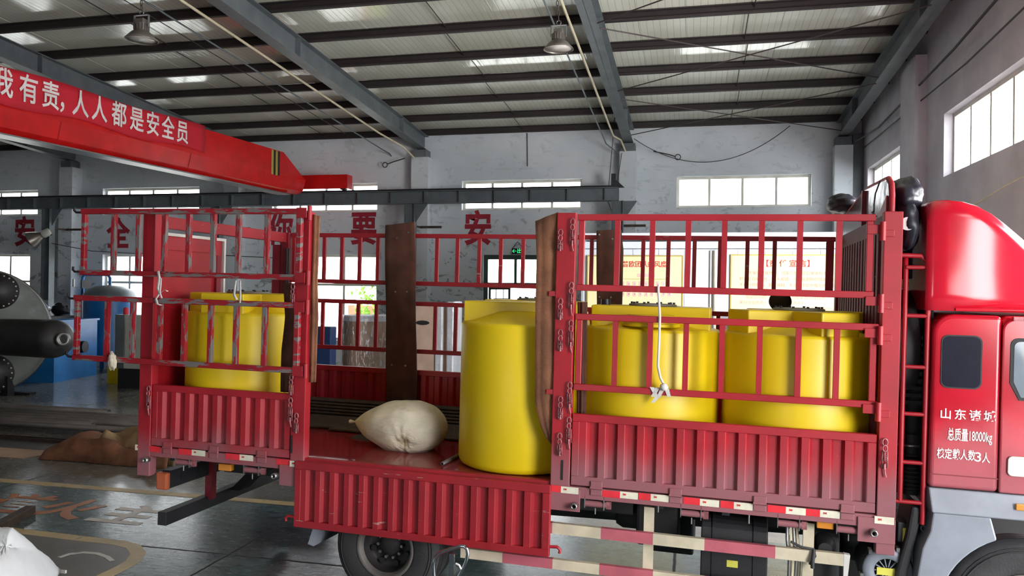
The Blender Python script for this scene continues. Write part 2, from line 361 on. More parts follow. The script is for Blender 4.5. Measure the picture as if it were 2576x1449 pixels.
# columns standing proud of the back wall and the gable wall
CX = [(-21.75, -21.2), (-15.25, -14.7), (-8.66, -8.10), (-2.18, -1.68), (3.76, 4.23)]
for i, (a, b) in enumerate(CX):
    solo('trim_%d' % (i+1), MB().box(a, b, WY-.45, WY, 0, 6.97), m['wall'], '', '', o=((a+b)/2, WY, 0), kind='structure')
solo('trim_6', MB().box(GX-.22, GX, 17.2, 18.35, 0, 7.7), m['gable'], '', '', o=(GX, 17.8, 0), kind='structure')
solo('trim_7', MB().box(4.25, GX, WY-.32, WY-.002, 0, 7.3), m['rafter'], '', '', o=(4.3, WY, 0), kind='structure')
# roof: sheets over purlins over rafters
Y0 = -8.6; ztop = .20
ceil = solo('ceiling', MB().hexa([(-36, Y0, roofz(Y0)+ztop+.03), (GX+.3, Y0, roofz(Y0)+ztop+.03), (GX+.3, WY+.3, roofz(WY+.3)+ztop+.03), (-36, WY+.3, roofz(WY+.3)+ztop+.03)],
    [(-36, Y0, roofz(Y0)+ztop+.1), (GX+.3, Y0, roofz(Y0)+ztop+.1), (GX+.3, WY+.3, roofz(WY+.3)+ztop+.1), (-36, WY+.3, roofz(WY+.3)+ztop+.1)]), m['roof'], '', '', kind='structure')
pw = .95; k = 0; xx = GX-.01
while xx > -34:
    a, b = xx-pw+.006, xx; zz = ztop+(.004 if k % 2 else 0)
    mb = MB().hexa([(a, Y0, roofz(Y0)+zz), (b, Y0, roofz(Y0)+zz), (b, WY, roofz(WY)+zz), (a, WY, roofz(WY)+zz)], [(a, Y0, roofz(Y0)+zz+.025), (b, Y0, roofz(Y0)+zz+.025), (b, WY, roofz(WY)+zz+.025), (a, WY, roofz(WY)+zz+.025)])
    part('roof_panel', mb, m['roof'], ceil); xx -= pw; k += 1
nP = 15
for i in range(nP):
    y = WY-.05-i*1.57; z = roofz(y)
    mb = MB().box(-35.5, GX-.02, y-.012, y+.0, z, z+.19).box(-35.5, GX-.02, y-.085, y-.012, z, z+.014).box(-35.5, GX-.02, y-.085, y-.012, z+.176, z+.19).box(-35.5, GX-.02, y-.085, y-.075, z+.014, z+.04)
    part('purlin', mb, m['purlin'], ceil)
def rafz(y): return roofz(y)-.02
for i, (a, b) in enumerate(CX):
    c = (a+b)/2; hw = .14
    mb = MB()
    def slab(x0, x1, d0, d1, ya=Y0+.2, yb=WY-.02, tap=0.):
        mb.hexa([(x0, ya, rafz(ya)-d1), (x1, ya, rafz(ya)-d1), (x1, yb, rafz(yb)-d1-tap), (x0, yb, rafz(yb)-d1-tap)], [(x0, ya, rafz(ya)-d0), (x1, ya, rafz(ya)-d0), (x1, yb, rafz(yb)-d0-(tap if d0 > .1 else 0)), (x0, yb, rafz(yb)-d0-(tap if d0 > .1 else 0))])
    slab(c-hw, c+hw, 0, .014); slab(c-.006, c+.006, .014, .46); slab(c-hw, c+hw, .446, .46)
    rf = solo('rafter', mb, m['rafter'], 'x', 'beam', o=(c, WY, 7.2), kind='structure')
    for y in (21.3, 15.2, 9.2, 3.):
        part('stiffener', MB().box(c-hw+.01, c+hw-.01, y-.01, y+.01, rafz(y)-.45, rafz(y)-.02), m['rafter'], rf)
    part('bearing_plate', MB().box(c-.2, c+.2, WY-.46, WY-.02, 6.97, 7.2), m['rafter'], rf)
# thin sag rods between the purlins at mid bay
for xb in (-18.2, -11.8, -5.2, .98):
    mb = MB()
    for i in range(12):
        y = WY-.05-i*1.57; off = .09 if i % 2 else -.0
        mb.cyl((xb+off, y, roofz(y)+.12), (xb+off, y-1.57, roofz(y-1.57)+.12), .011, 6)
    part('sag_rod', mb, m['purlin'], ceil)
# cross bracing of the bay beside the gable, rods bolted to the rafters
def rod(a, b, r=.013, mat='brace', lab='', cat='rod', grp=None, name='brace_rod', sag=0., n=14):
    a, b = Vector(a), Vector(b)
    pts = [a.lerp(b, t/n)+Vector((0, 0, -sag*4*(t/n)*(1-t/n))) for t in range(n+1)] if sag else [a, b]
    return solo(name, MB().ring([p for p in pts], r, 7), m[mat], lab, cat, o=a, group=grp)
XA, XB = -1.79, 3.88
G1 = 'diagonal brace rods under the roof beside the gable wall'
for ya, yb, lab in ((14.66, 18.35, 'thin steel brace rod falling to the right across the roof bay, upper of two'), (19.05, 22.68, 'thin steel brace rod falling to the right across the roof bay, lower of two')):
    rod((XA, ya, roofz(ya)-.46), (XB, yb, roofz(yb)-.46), lab=lab, grp=G1)
for ya, yb, lab in ((18.34, 14.52, 'thin steel brace rod rising rightward from the middle of the rafter'), (22.3, 18.65, 'thin steel brace rod rising rightward from the rafter foot'), (14.36, 10.6, 'thin steel brace rod rising rightward at the top edge of the picture')):
    rod((XA, ya, roofz(ya)-.49), (XB, yb, roofz(yb)-.49), lab=lab, grp=G1)
rod((-1.75, 22.9, 7.3), (2.6, 23.3, 7.6), .011, 'cable', 'dark cable sagging in a long curve before the white wall above the far right window', 'cable', None, 'hanging_cable', sag=.85, n=24)
# conduits and cables running down beside the rafters
def line3(pts, r, mat, name, lab, cat, grp=None):
    return solo(name, MB().ring(pts, r, 8), m[mat], lab, cat, o=pts[0], group=grp)
def down(x, ya, yb, d): return [(x, y, rafz(y)-d) for y in np.linspace(ya, yb, 12)]
line3(down(-2.28, 8.0, 22.2, .50)+[(-2.12, 22.75, 7.25), (-2.0, 23.0, 6.95)], .028, 'pipe_cream', 'conduit', 'cream conduit running down beside the rafter above the truck cab side', 'pipe')
line3(down(-2.52, 9.0, 22.6, .62)+[(-2.2, 23.02, 6.9)], .018, 'steel', 'conduit', 'thin grey conduit parallel to the cream one beside the lit lamp', 'pipe')
line3(down(-8.9, 8.2, 21.0, .50)+[(-8.62, 22.2, 7.15), (-8.5, 22.9, 6.92)], .028, 'pipe_cream', 'conduit', 'cream conduit running down beside the rafter above the crane girder', 'pipe')
line3(down(-9.5, 7.5, 22.6, .55)+[(-9.5, 23.3, 7.16), (-9.5, 23.48, 7.1)], .018, 'steel', 'conduit', 'thin grey conduit that passes the left lamp and runs to the wall', 'pipe')
line3(down(-10.6, 8.5, 22.4, .1), .010, 'cable', 'hanging_cable', 'thin black cable under the purlins left of the grey conduit', 'cable')
line3([(4.35, 9., 7.55), (4.38, 15, 7.15), (4.4, 20.8, 6.98), (4.2, 22.9, 6.98)], .022, 'cable', 'hanging_cable', 'dark cable strung along the gable wall above the windows', 'cable')
line3([(4.40, 9., 6.95), (4.42, 14.5, 6.75), (4.42, 22.6, 6.8)], .015, 'cable', 'hanging_cable', 'thin grey cable strung along the gable wall below the dark one', 'cable')
line3([(4.42, 9., 4.75), (4.42, 12.8, 4.45), (4.42, 17.5, 3.95)], .012, 'pipe_cream', 'hanging_cable', 'thin pale cord rising along the gable wall above the truck cab', 'cable')
line3([W(1885+0, 0, 1, 22.9)+Vector((-3.6, 0, -1.3)), (-2.5, 22.9, 5.5), (-2.32, 22.95, 5.1), (-2.2, 22.95, 6.2), (-2.1, 22.95, 6.9)], .010, 'cable', 'hanging_cable', 'thin grey cable hanging in a loop at the column by the runway end', 'cable')
line3([W(1326, 335, 1, 23.46), W(1327, 418, 1, 23.46)], .012, 'cable', 'hanging_cable', 'short thin cord hanging down the white wall above the middle high window', 'cable')
line3([(-21.2, 22.2, 4.25), (-19.8, 22.4, 4.0), (-18.2, 22.6, 3.92), (-16, 22.8, 3.92), (-13.2, 22.9, 3.8)], .012, 'cable', 'hanging_cable', 'black cable slung from the left steel post along the back wall', 'cable')
for xx, lab in ((-8.9, 'small iron hook lamp bracket at the left side of the column under the long rafter'), (-1.2, 'small iron ring bracket right of the column under the middle rafter')):
    s = -1 if xx < -5 else 1
    b = solo('wall_bracket', MB().ring([(xx, 23.1, 6.95), (xx+s*.45, 23.2, 6.86), (xx+s*.62, 23.2, 6.80)], .016, 6).ring([(xx+s*(.70+.08*math.cos(t)), 23.2, 6.78+.08*math.sin(t)) for t in np.linspace(0, 6.28, 12)[:-1]], .014, 6, closed=True), m['dark'], lab, 'bracket', o=(xx, 23.1, 6.95), group='iron brackets on the wall columns')
# ---------------------------------------------------------------- crane runway and girder
mb = MB(); yr = 22.3; zt = 5.80
mb.box(-30, -2.13, yr-.15, yr+.15, zt-.02, zt).box(-30, -2.13, yr-.006, yr+.006, zt-.36, zt-.02).box(-30, -2.13, yr-.15, yr+.15, zt-.375, zt-.36)
rw = solo('crane_runway', mb, m['steel'], 'long grey steel crane runway beam in front of the high windows', 'beam', o=(-10, yr, zt-.375))
for i in range(26): part('stiffener', MB().box(-29.5+i*1.08-.006, -29.5+i*1.08+.006, yr-.14, yr+.14, zt-.36, zt-.02), m['steel'], rw)
part('rail', MB().box(-30, -2.2, yr-.03, yr+.03, zt, zt+.07), m['dark'], rw)
part('end_stop', MB().box(-2.33, -2.2, yr-.05, yr+.05, zt, zt+.40).hexa([(-2.2, yr-.04, zt), (-1.95, yr-.04, zt), (-1.95, yr+.04, zt), (-2.2, yr+.04, zt)], [(-2.2, yr-.04, zt+.2), (-2.17, yr-.04, zt+.2), (-2.17, yr+.04, zt+.2), (-2.2, yr+.04, zt+.2)]), m['dark'], rw)
for px, lab in ((121, 'leftmost green steel post under the crane runway, beside the hanging flood lamp'), (545, 'steel post under the crane runway behind the rear of the truck'), (1032, 'steel post under the runway whose foot is hidden by the brown felt strip'), (1553, 'steel post at the right end of the crane runway')):
    x = W(px, 600, 1, yr).x; mb = MB().box(x-.16, x-.148, yr-.12, yr+.12, 0, zt-.375).box(x+.148, x+.16, yr-.12, yr+.12, 0, zt-.375).box(x-.148, x+.148, yr-.006, yr+.006, 0, zt-.375)
    p = solo('runway_post', mb, m['steel'], lab, 'post', o=(x, yr, 0), group='posts under the crane runway')
    part('wall_tie', MB().box(x+.02, x+.07, yr+.12, 23.0, zt-1.05, zt-1.0).box(x+.05, x+.75, 22.98, 23.04, zt-1.06, zt-.99), m['rust'], p)
    part('brace_plate', MB().prism([(x+.16, zt-.38), (x+.55, zt-.38), (x+.16, zt-.95)], 1, yr-.01, yr+.01), m['steel'], p)
# girder: box section that narrows to a trough, running towards the yard
gd = ray(1918, 734); gd.z = 0; gd.normalize(); gs = Vector((gd.y, -gd.x, 0))     # along, and to the right side
E0 = W(752, 488, 1, 21.75); E0.z -= .07; gz = E0.z
sec = [(.0, .0), (.13, .10), (.22, .45), (.22, 1.14), (-.46, 1.14), (-.46, .45), (-.37, .10), (-.24, .0)]   # (side, height)
def gp(L, s_, h): return E0-gd*L+gs*s_+Vector((0, 0, h))
mb = MB(); vs = []; Ls = [0, 1.15, 21.]
for L in Ls:
    for s_, h in sec: vs.append(gp(L, s_, min(h, .48 if L == 0 else 9)*(.9 if L == 0 else 1)+(.06 if L == 0 else 0)))
nn = len(sec); mb.add(vs, [tuple(range(nn))[::-1], tuple(range(2*nn, 3*nn))]+[(i*nn+k, i*nn+(k+1) % nn, (i+1)*nn+(k+1) % nn, (i+1)*nn+k) for i in range(2) for k in range(nn)])
gir = solo('crane_girder', mb, m['crane'], 'bright red overhead crane girder reaching from upper left to the runway', 'crane', o=E0)
mb = MB(); q = [gp(L, s_, h) for L in (.6, 21.) for s_, h in ((.10, -.03), (.10, .0), (-.32, .0), (-.32, -.03))]
mb.hexa([q[0], q[3], q[7], q[4]], [q[1], q[2], q[6], q[5]]); part('bottom_flange', mb, m['metal'], gir)
for L in (5., 8.7, 12.2, 15.5): part('weld_seam', MB().ring([gp(L, .015, .015), gp(L, .142, .11), gp(L, .226, .45)], .006, 5), m['red_dark'], gir)
for k, (d0, c) in enumerate(((1.34, 'black'), (1.44, 'gold'), (1.54, 'black'), (1.64, 'gold'))):
    q = [gp(d0+o_, .223, h) for o_, h in ((0, .42), (.1, .42), (.1, 1.12), (0, 1.12))]
    q2 = [v_+gs*.003 for v_ in q]; part('warning_stripe', MB().hexa(q, q2), m[c], gir)
# end carriage on the runway rail
cz = zt+.09; cx0, cx1 = W(640, 475, 1, 22.3).x, W(880, 475, 1, 22.3).x
ec = part('end_carriage', MB().box(cx0+.9, cx1, 22.12, 22.48, cz+.02, cz+.45), m['crane'], gir, bevel=.01)
part('carriage_arm', MB().hexa([gp(.05, -.3, .2), gp(.05, .1, .2), (cx1-1.6, 22.1, cz+.05), (cx1-2.0, 22.1, cz+.05)], [gp(.05, -.3, .52), gp(.05, .1, .52), (cx1-1.6, 22.1, cz+.45), (cx1-2.0, 22.1, cz+.45)]), m['red_dark'], gir)
for x in (cx0+1.1, cx1-.2): part('travel_wheel', MB().cyl((x, 22.22, cz-.005+.09), (x, 22.38, cz-.005+.09), .11, 18), m['dark'], gir)
part('motor', MB().cyl((cx0+.3, 22.0, cz+.12), (cx0+.9, 22.0, cz+.12), .13, 16), m['red_dark'], gir)
# banner tied along the girder
La, Lb = None, None
def girL(px, h):       # how far along the girder the web point at height h shows in column px
    best = min((abs(((CM @ np.array(gp(L, .24, h)-CAM))[0]/(CM @ np.array(gp(L, .24, h)-CAM))[2])*FOC+1288-px), L) for L in np.linspace(.5, 20.5, 800)); return best[1]
bt, bb = 1.18, .52; L1 = girL(515, .85); L2 = 20.6; N = 60; mb = MB(); vs = []
for i in range(N+1):
    L = L1+(L2-L1)*i/N
    for j in range(7):
        h = bb+(bt-bb)*j/6; w_ = .012*math.sin(L*5.1+j*1.3)*math.sin(math.pi*j/6)+.012*math.sin(L*2.2+j)
        vs.append(gp(L, .262+w_, h+(.03*math.sin(L*1.6) if j == 6 else 0)-(.05*math.sin(L*2.1) if j == 0 else 0)))
mb.add(vs, [(i*7+j, (i+1)*7+j, (i+1)*7+j+1, i*7+j+1) for i in range(N) for j in range(6)], True)
ban = solo('banner', mb, m['banner'], 'red cloth safety banner with white lettering tied along the crane girder', 'banner', o=gp(L1, .26, bt), solid=.004)
for ch, px in zip('我有责，人人都是安全员', (2, 68, 124, 163, 198, 247, 296, 341, 381, 419, 456)):
    L = girL(px, .85); sz = .56
    text('letter', ch, gp(L, .285, .85), gd, (0, 0, 1), sz, m['white_text'], ban, bold=.014, sx=.74, org=gp(L1, .26, bt), ext=.004)
# slogan painted on the back wall
for ch, px, py in (('安', 62, 588), ('全', 297, 593), ('你', 706, 582), ('要', 915, 580), ('安', 1202, 580)):
    o_ = W(px, py, 1, WY-.003)
    lt = text('painted_character', ch, o_, (1, 0, 0), (0, 0, 1), 1.12, m['wall_text'], None, bold=.03, sx=.82, org=o_, ext=.002); lt.location = o_; lt['kind'] = 'thing'
    tag(lt, {62: 'dark red stencilled character on the back wall left of the steel post', 297: 'dark red stencilled character on the back wall seen through the rear gate', 706: 'dark red stencilled character on the wall above the rear of the truck bed', 915: 'dark red stencilled character between the two brown felt strips', 1202: 'dark red stencilled character above the glazed door'}[px], 'lettering', 'slogan characters painted on the back wall')
# exit sign
e = W(1302, 632, 1, WY-.06); ex = solo('exit_sign', MB().box(e.x-.17, e.x+.17, WY-.10, WY-.03, e.z-.09, e.z+.09), m['dark'], 'small green glowing exit sign over the glazed door', 'sign', o=e)
part('sign_face', MB().box(e.x-.16, e.x+.16, WY-.104, WY-.10, e.z-.08, e.z+.08), m['dark'], ex)
text('symbol', '←', e+Vector((-.09, -.045, 0)), (1, 0, 0), (0, 0, 1), .17, m['exit'], ex, bold=.015, org=ORG[ex.name])
text('symbol', '出', e+Vector((.07, -.045, 0)), (1, 0, 0), (0, 0, 1), .17, m['exit'], ex, bold=.015, org=ORG[ex.name])
part('cord', MB().ring([(e.x-.16, WY-.05, e.z+.09), (e.x, WY-.04, e.z+.30), (e.x+.16, WY-.05, e.z+.09)], .01, 6), m['cable'], ex)
# ---------------------------------------------------------------- high bay lamps
def bell_lamp(o, tilt, lab, chain_top):
    x, y, z = o; t = thing('high_bay_lamp', lab, 'lamp', o, group='high bay lamps under the roof')
    part('shade', MB().lathe([(.235, 0), (.232, .012), (.20, .05), (.15, .105), (.105, .14), (.10, .145)], o, n=36, cap=False), m['lamp'], t, solid=.004)
    part('lens', MB().lathe([(.001, .02), (.222, .02), (.222, .026), (.001, .026)], o, n=28, cap=False), simple('frosted_lens', (196, 190, 184), .3), t)
    mb = MB().cyl((x, y, z+.14), (x, y, z+.25), .095, 20)
    for k in range(16):
        a_ = k*math.pi/8; mb.box(x+math.cos(a_)*.10-.008, x+math.cos(a_)*.10+.008, y+math.sin(a_)*.10-.008, y+math.sin(a_)*.10+.008, z+.15, z+.24)
    part('heat_sink', mb, m['lamp'], t)
    part('driver_box', MB().box(x-.07, x+.07, y-.06, y+.06, z+.25, z+.32), m['lamp'], t, bevel=.008)
    part('bracket', MB().box(x-.125, x-.118, y-.02, y+.02, z+.2, z+.38).box(x+.118, x+.125, y-.02, y+.02, z+.2, z+.38).box(x-.125, x+.125, y-.02, y+.02, z+.374, z+.382), m['metal'], t)
    part('hook', MB().ring([(x+.035*math.cos(a_), y, z+.42+.035*math.sin(a_)) for a_ in np.linspace(0, 6.28, 14)[:-1]], .007, 6, closed=True), m['metal'], t)
    top = Vector(chain_top); b0 = Vector((x, y, z+.45)); nl = max(3, int((top-b0).length/.075)); mb = MB()
    for k in range(nl):
        c0 = b0.lerp(top, (k+.5)/nl); d_ = (top-b0).normalized(); s_ = Vector((1, 0, 0)) if k % 2 else Vector((0, 1, 0))
        mb.ring([c0+d_*.045*math.cos(a_)+s_*.018*math.sin(a_) for a_ in np.linspace(0, 6.28, 9)[:-1]], .006, 5, closed=True)
    part('chain', mb, m['rust'], t); return t
bell_lamp((-2.1, 12.0, 6.60), 0, 'grey bell lamp hanging on a long chain near the middle rafter', (-2.16, 11.9, 7.96))
bell_lamp((-8.02, 10.0, 6.47), 0, 'dark grey bell lamp hanging under the cream conduit at the upper left', (-8.1, 10.0, 8.05))
# flood lamp on the left post
fx, fy, fz = W(108, 590, 1, 22.05); fl = thing('flood_lamp', 'grey metal flood lamp clamped on the leftmost green post', 'lamp', (fx, fy, fz))
ax_ = Vector((-.8, -.35, -.5)).normalized()
part('reflector', MB().lathe([(.07, 0), (.12, .06), (.22, .22), (.30, .40), (.305, .42)], Vector((fx, fy, fz)), ax_, 28, cap=False), m['lamp'], fl, solid=.004)
part('housing', MB().lathe([(.05, -.25), (.12, -.23), (.14, -.02), (.10, .02)], Vector((fx, fy, fz)), ax_, 22), m['grey_cab'], fl)
part('clamp', MB().cyl((fx, fy, fz), (fx+.25, 22.17, fz), .025, 8), m['dark'], fl)
#==TRUCK==
# truck frame: x forward, y=0 near side, 2.44 far side, z from the ground; deck at 1.21
ZT, Z2, Z3, Z4, ZP, ZD = 3.455, 2.875, 2.63, 2.05, 1.80, 1.21
TWD = 2.44
truck = thing('cargo_truck', 'red stake-sided cargo truck with one side open, standing across the workshop', 'truck', (0, 0, 0), 'T')
def tx(px, py, y=0.): return T(px, py, 1, y).x
def tz(px, py, y=0.): return T(px, py, 1, y).z
def TP(name, mb, mat, parent=truck, **k): return part(name, mb, m[mat] if isinstance(mat, str) else mat, parent, **k)
# --- deck, sills, sub frame
TP('deck', MB().box(-5.47, 1.18, .02, TWD-.02, ZD-.05, ZD), 'bed')
TP('deck_edge', MB().box(-3.70, -1.38, -.012, .05, ZD-.045, ZD+.012), 'red_scratched', bevel=.004)
for y0, y1, mt in ((-.03, .05, 'red_dusty'), (TWD-.05, TWD+.03, 'red')):
    TP('side_sill', MB().box(-5.45, 1.22, y0, y1, ZD-.105, ZD-.012), mt, bevel=.006)
for i in range(13):
    x = -5.2+i*.52; TP('cross_member', MB().box(x, x+.06, .06, TWD-.06, ZD-.15, ZD-.05), 'chassis')
for y in (.82, 1.56): TP('chassis_rail', MB().box(-5.1, 3.2, y-.04, y+.04, .80, 1.06), 'chassis')
# --- posts
def post(x0, x1, z0=ZD-.2, z1=ZT+.0, y0=-.035, y1=.065, mt='red', near=True):
    if not near: y0, y1 = TWD-y1, TWD-y0
    return TP('stake_post', MB().box(x0, x1, y0, y1, z0, z1), mt, bevel=.006)
p_rear = post(-5.50, -5.36, ZD-.30, ZT+.01, mt='red_dusty'); p_door = post(-3.83, -3.69, ZD-.12, ZT+.02, mt='red_dusty'); p_mid = post(-1.385, -1.225, ZD-.02, ZT+.01, mt='red_dusty'); p_front = post(1.115, 1.245, ZD-.30, ZT+.02, mt='red_dusty')
for x in (-5.43, -3.85, -1.32, 1.14): post(x-.055, x+.055, ZD-.1, ZT, mt='red_dark', near=False)
TP('mounting_plate', MB().box(-1.38, -1.13, -.045, -.03, ZD-.215, ZD-.03), 'red_dusty', p_mid, bevel=.003)
TP('mounting_plate', MB().box(.985, 1.245, -.045, -.036, ZD-.215, ZD-.03), 'red_dusty', p_front, bevel=.003)
TP('mounting_plate', MB().box(-3.93, -3.70, -.045, -.03, ZD-.25, ZD-.06), 'red_dusty', p_door, bevel=.003)
for p, x, z in ((p_mid, tx(1449, 1267), tz(1449, 1267)), (p_front, tx(2193, 1333), tz(2193, 1333)), (p_rear, tx(382, 1153), tz(382, 1153)), (p_door, tx(703, 1192), tz(703, 1192))):
    TP('pipe_stub', MB().lathe([(.016, 0), (.026, 0), (.026, -.06), (.016, -.06), (.016, 0)], (x, -.045, z), (0, 1, 0), 16, cap=False), 'metal', p)
TP('slot', MB().box(tx(1416, 1170)-.010, tx(1416, 1170)+.010, -.038, -.0345, tz(1416, 1205), tz(1416, 1155)), 'black', p_mid)
TP('slot', MB().box(tx(739, 1110)-.010, tx(739, 1110)+.010, -.038, -.0345, tz(739, 1138), tz(739, 1093)), 'black', p_door)
# --- stake gates: rails, stiles and bars, each bar its own piece
bar_me = {}
def bar_mesh(w, d, h):
    k = (w, d, round(h, 3))
    if k not in bar_me: bar_me[k] = MB().box(-w/2, w/2, -d/2, d/2, 0, h).mesh('bar')
    return bar_me[k]
def gate(x0, x1, y, z0, z1, bars, mt, rh=.052, bw=.043, d=.034, stile=(.06, .06), name='stake_gate'):
    mb = MB().box(x0, x1, y-d/2, y+d/2, z1-rh, z1).box(x0, x1, y-d/2, y+d/2, z0, z0+rh)
    mb.box(x0+.012, x0+stile[0], y-d/2+.001, y+d/2-.001, z0+rh, z1-rh).box(x1-stile[1], x1-.012, y-d/2+.001, y+d/2-.001, z0+rh, z1-rh)
    g = TP(name, mb, mt, bevel=.004, seg=1); me = bar_mesh(bw, d-.004, z1-z0-2*rh)
    if not me.materials: me.materials.append(m['bar_worn' if mt == 'red_worn' else mt])
    for x in bars: piece('bar', me, None, g, (x, y, z0+rh))
    return g
def bars_at(ps, py, y=0.): return [tx(p, py, y) for p in ps]
GUF = gate(-1.215, 1.06, 0., Z2-.055, ZT, bars_at((1553, 1641, 1731, 1822, 1915.5, 2012, 2110.5), 620), 'red')
GLF = gate(-1.215, 1.10, 0., Z4-.055, Z3, bars_at((1546.5, 1634.5, 1724.5, 1815.5, 1910, 2007.5, 2104), 900), 'red')
# gates of the opening, swung back flat against the rear section
bar_me = {}
GY = -.12
GUR = gate(-6.15, -3.70, GY, Z2-.03, 3.495, bars_at((287, 349, 414, 475, 537, 600, 672), 610, GY), 'red_worn', d=.045)
bar_me = {}
GLR = gate(-6.21, -3.70, GY, Z4-.045, 2.645, bars_at((270, 334, 402, 464, 530, 594, 666), 830, GY), 'red_worn', d=.045)
for g, zs in ((GUR, (3.46, 2.875)), (GLR, (2.61, 2.035))):
    for z in zs:
        x = -6.17 if g is GUR else -6.22
        TP('hook', MB().ring([(x+.02, GY, z), (x-.05, GY, z+.0), (x-.075, GY, z+.02), (x-.07, GY, z+.05)], .012, 6), 'black', g)
    for z in zs: TP('hinge_strap', MB().box(-3.76, -3.66, GY-.03, GY-.02, z-.05, z+.04).cyl((-3.655, GY+.02, z-.07), (-3.655, GY+.02, z+.06), .022, 10), 'red_scratched', g)
bar_me = {}
farb = [tx(p, 640, TWD) for p in (838.5, 887.5, 937, 1099.5, 1151, 1206, 1260, 1316)]
st_ = .245
xs1 = [-5.15+i*st_ for i in range(5)]
gate(-5.37, -3.91, TWD, Z2-.05, ZT, xs1[:5], 'red_scratched'); gate(-5.37, -3.91, TWD, Z4-.05, Z3, xs1[:5], 'red_scratched')
gate(-3.79, -1.38, TWD, Z2-.05, ZT, farb[3:]+[farb[-1]+.27*k for k in (1, 2, 3)], 'red_scratched')
gate(-3.79, -1.38, TWD, Z4-.05, Z3, farb[3:]+[farb[-1]+.27*k for k in (1, 2, 3)], 'red_scratched')
g3 = [tx(p, 640, TWD) for p in (1618, 1681.5, 1747, 1811, 1880, 1948.5, 2010)]
gate(-1.25, 1.08, TWD, Z2-.05, ZT, g3, 'red_scratched', stile=(.06, .09)); gate(-1.25, 1.08, TWD, Z4-.05, Z3, g3, 'red_scratched', stile=(.06, .09))
# --- hinges at the front end of the near gates
for z in (3.34, 2.80, 2.56, 1.99):
    TP('gate_hinge', MB().cyl((1.105, -.045, z-.085), (1.105, -.045, z+.055), .022, 12).box(1.0, 1.095, -.032, -.022, z-.035, z+.035).box(1.12, 1.185, -.046, -.036, z-.055, z-.005), 'red', bevel=.003)
# --- corrugated drop sides
def corr(x0, x1, y, z0, z1, n, dep=.045, sgn=1):
    p = (x1-x0)/n; pts = []
    for i in range(n):
        a_ = x0+i*p; pts += [(a_, 0), (a_+p*.34, 0), (a_+p*.50, 1), (a_+p*.86, 1)]
    pts.append((x1, 0)); q = [(a_, y+dep*h*sgn) for a_, h in pts]
    mb = MB(); k = len(q)
    return mb.add([(a_, b_, z0) for a_, b_ in q]+[(a_, b_, z1) for a_, b_ in q], [(i, i+1, i+1+k, i+k) for i in range(k-1)])
def side_panel(x0, x1, yo, z0, z1, n, mt, top=.062, bot=.075, st=.062, far=False, mid=None, name='drop_side'):
    d = .05; y0, y1 = (yo, yo+d)
    mb = MB().box(x0, x1, y0, y1, z1-top, z1).box(x0, x1, y0, y1, z0, z0+bot).box(x0, x0+st, y0+.001, y1-.001, z0+bot, z1-top).box(x1-st, x1, y0+.001, y1-.001, z0+bot, z1-top)
    g = TP(name, mb, mt, bevel=.004, seg=1)
    xs_ = [x0+st]+([mid] if mid else [])+[x1-st]
    for a_, b_ in zip(xs_, xs_[1:]):
        kn = max(1, round(n*(b_-a_)/(x1-x0-2*st)))
        TP('corrugated_sheet', corr(a_+.002, b_-.002, y0+.004, z0+bot-.01, z1-top+.01, kn, .034), mt, g, solid=.002)
    return g
PF = side_panel(-1.215, 1.105, -.025, ZD, ZP, 14, 'red_dusty', mid=tx(1804, 1180))
PR = side_panel(-5.355, -3.84, -.025, ZD, ZP, 9, 'red_dusty')
PFar = side_panel(-5.37, 1.08, TWD-.025, ZD, ZP, 36, 'red')
# the lowered side of the opening hangs below the deck, inner face out
PD = side_panel(-3.755, -1.375, -.07, .603, 1.20, 15, 'red_scratched', top=.07, bot=.062, mid=tx(1055, 1280, -.05), name='lowered_drop_side')
for x, s_ in ((-3.775, -1), (-1.36, 1)):
    TP('side_hook', MB().ring([(x-s_*.02, -.045, .685), (x+s_*.05, -.045, .69), (x+s_*.075, -.045, .67), (x+s_*.07, -.045, .64)], .013, 6), 'red', PD)
# --- hinges along the sill
for px, py in ((1502, 1225), (1700, 1243), (1911, 1263), (2130, 1283), (428, 1123), (544, 1134), (664, 1146)):
    x, z = tx(px, py), ZD-.005; TP('sill_hinge', MB().box(x-.048, x+.048, -.042, -.030, z-.06, z+.055).cyl((x-.05, -.044, z), (x+.05, -.044, z), .012, 8), 'red_dusty', bevel=.006)
# --- reflective strips
def strip(px0, px1, py, c):
    x0, x1 = tx(px0, py), tx(px1, py); z = tz((px0+px1)/2, py); yy = -.0465 if (x0 > .97 or -1.39 < x0 < -1.1 or -3.94 < x0 < -3.8) else -.0315
    s_ = TP('reflective_strip', MB().box(x0, x1, yy-.002, yy, z-.027, z+.027), 'strip_w' if c else 'strip_r')
    if c: text('marking', '3M', (x0+.035, yy-.003, z+.004), (1, 0, 0), (0, 0, 1), .022, m['red_text'], s_, bold=.02, org=(0, 0, 0))
for a_, b_, y_, c in ((1390, 1414, 1226, 0), (1414, 1458, 1230, 1), (1517, 1561, 1241, 0), (1561, 1606, 1244, 1), (1607, 1638, 1247, 0), (1638, 1684, 1250.5, 1), (1720, 1761, 1258, 0), (1761, 1809, 1263, 1), (1846, 1895, 1271, 1), (1812, 1846, 1267, 0), (1930, 1976, 1278, 0), (1976, 2026, 1283, 1), (2026, 2061, 1287, 0), (2061.5, 2113, 1291, 1), (2197, 2246, 1305, 1), (346, 377, 1125, 1), (378, 410, 1128, 0), (455, 488, 1135, 0), (488, 522, 1138, 1), (573, 608, 1147, 0), (608, 642, 1150, 1), (700, 736, 1161, 0), (736, 748, 1164, 1)):
    strip(a_, b_, y_, c)
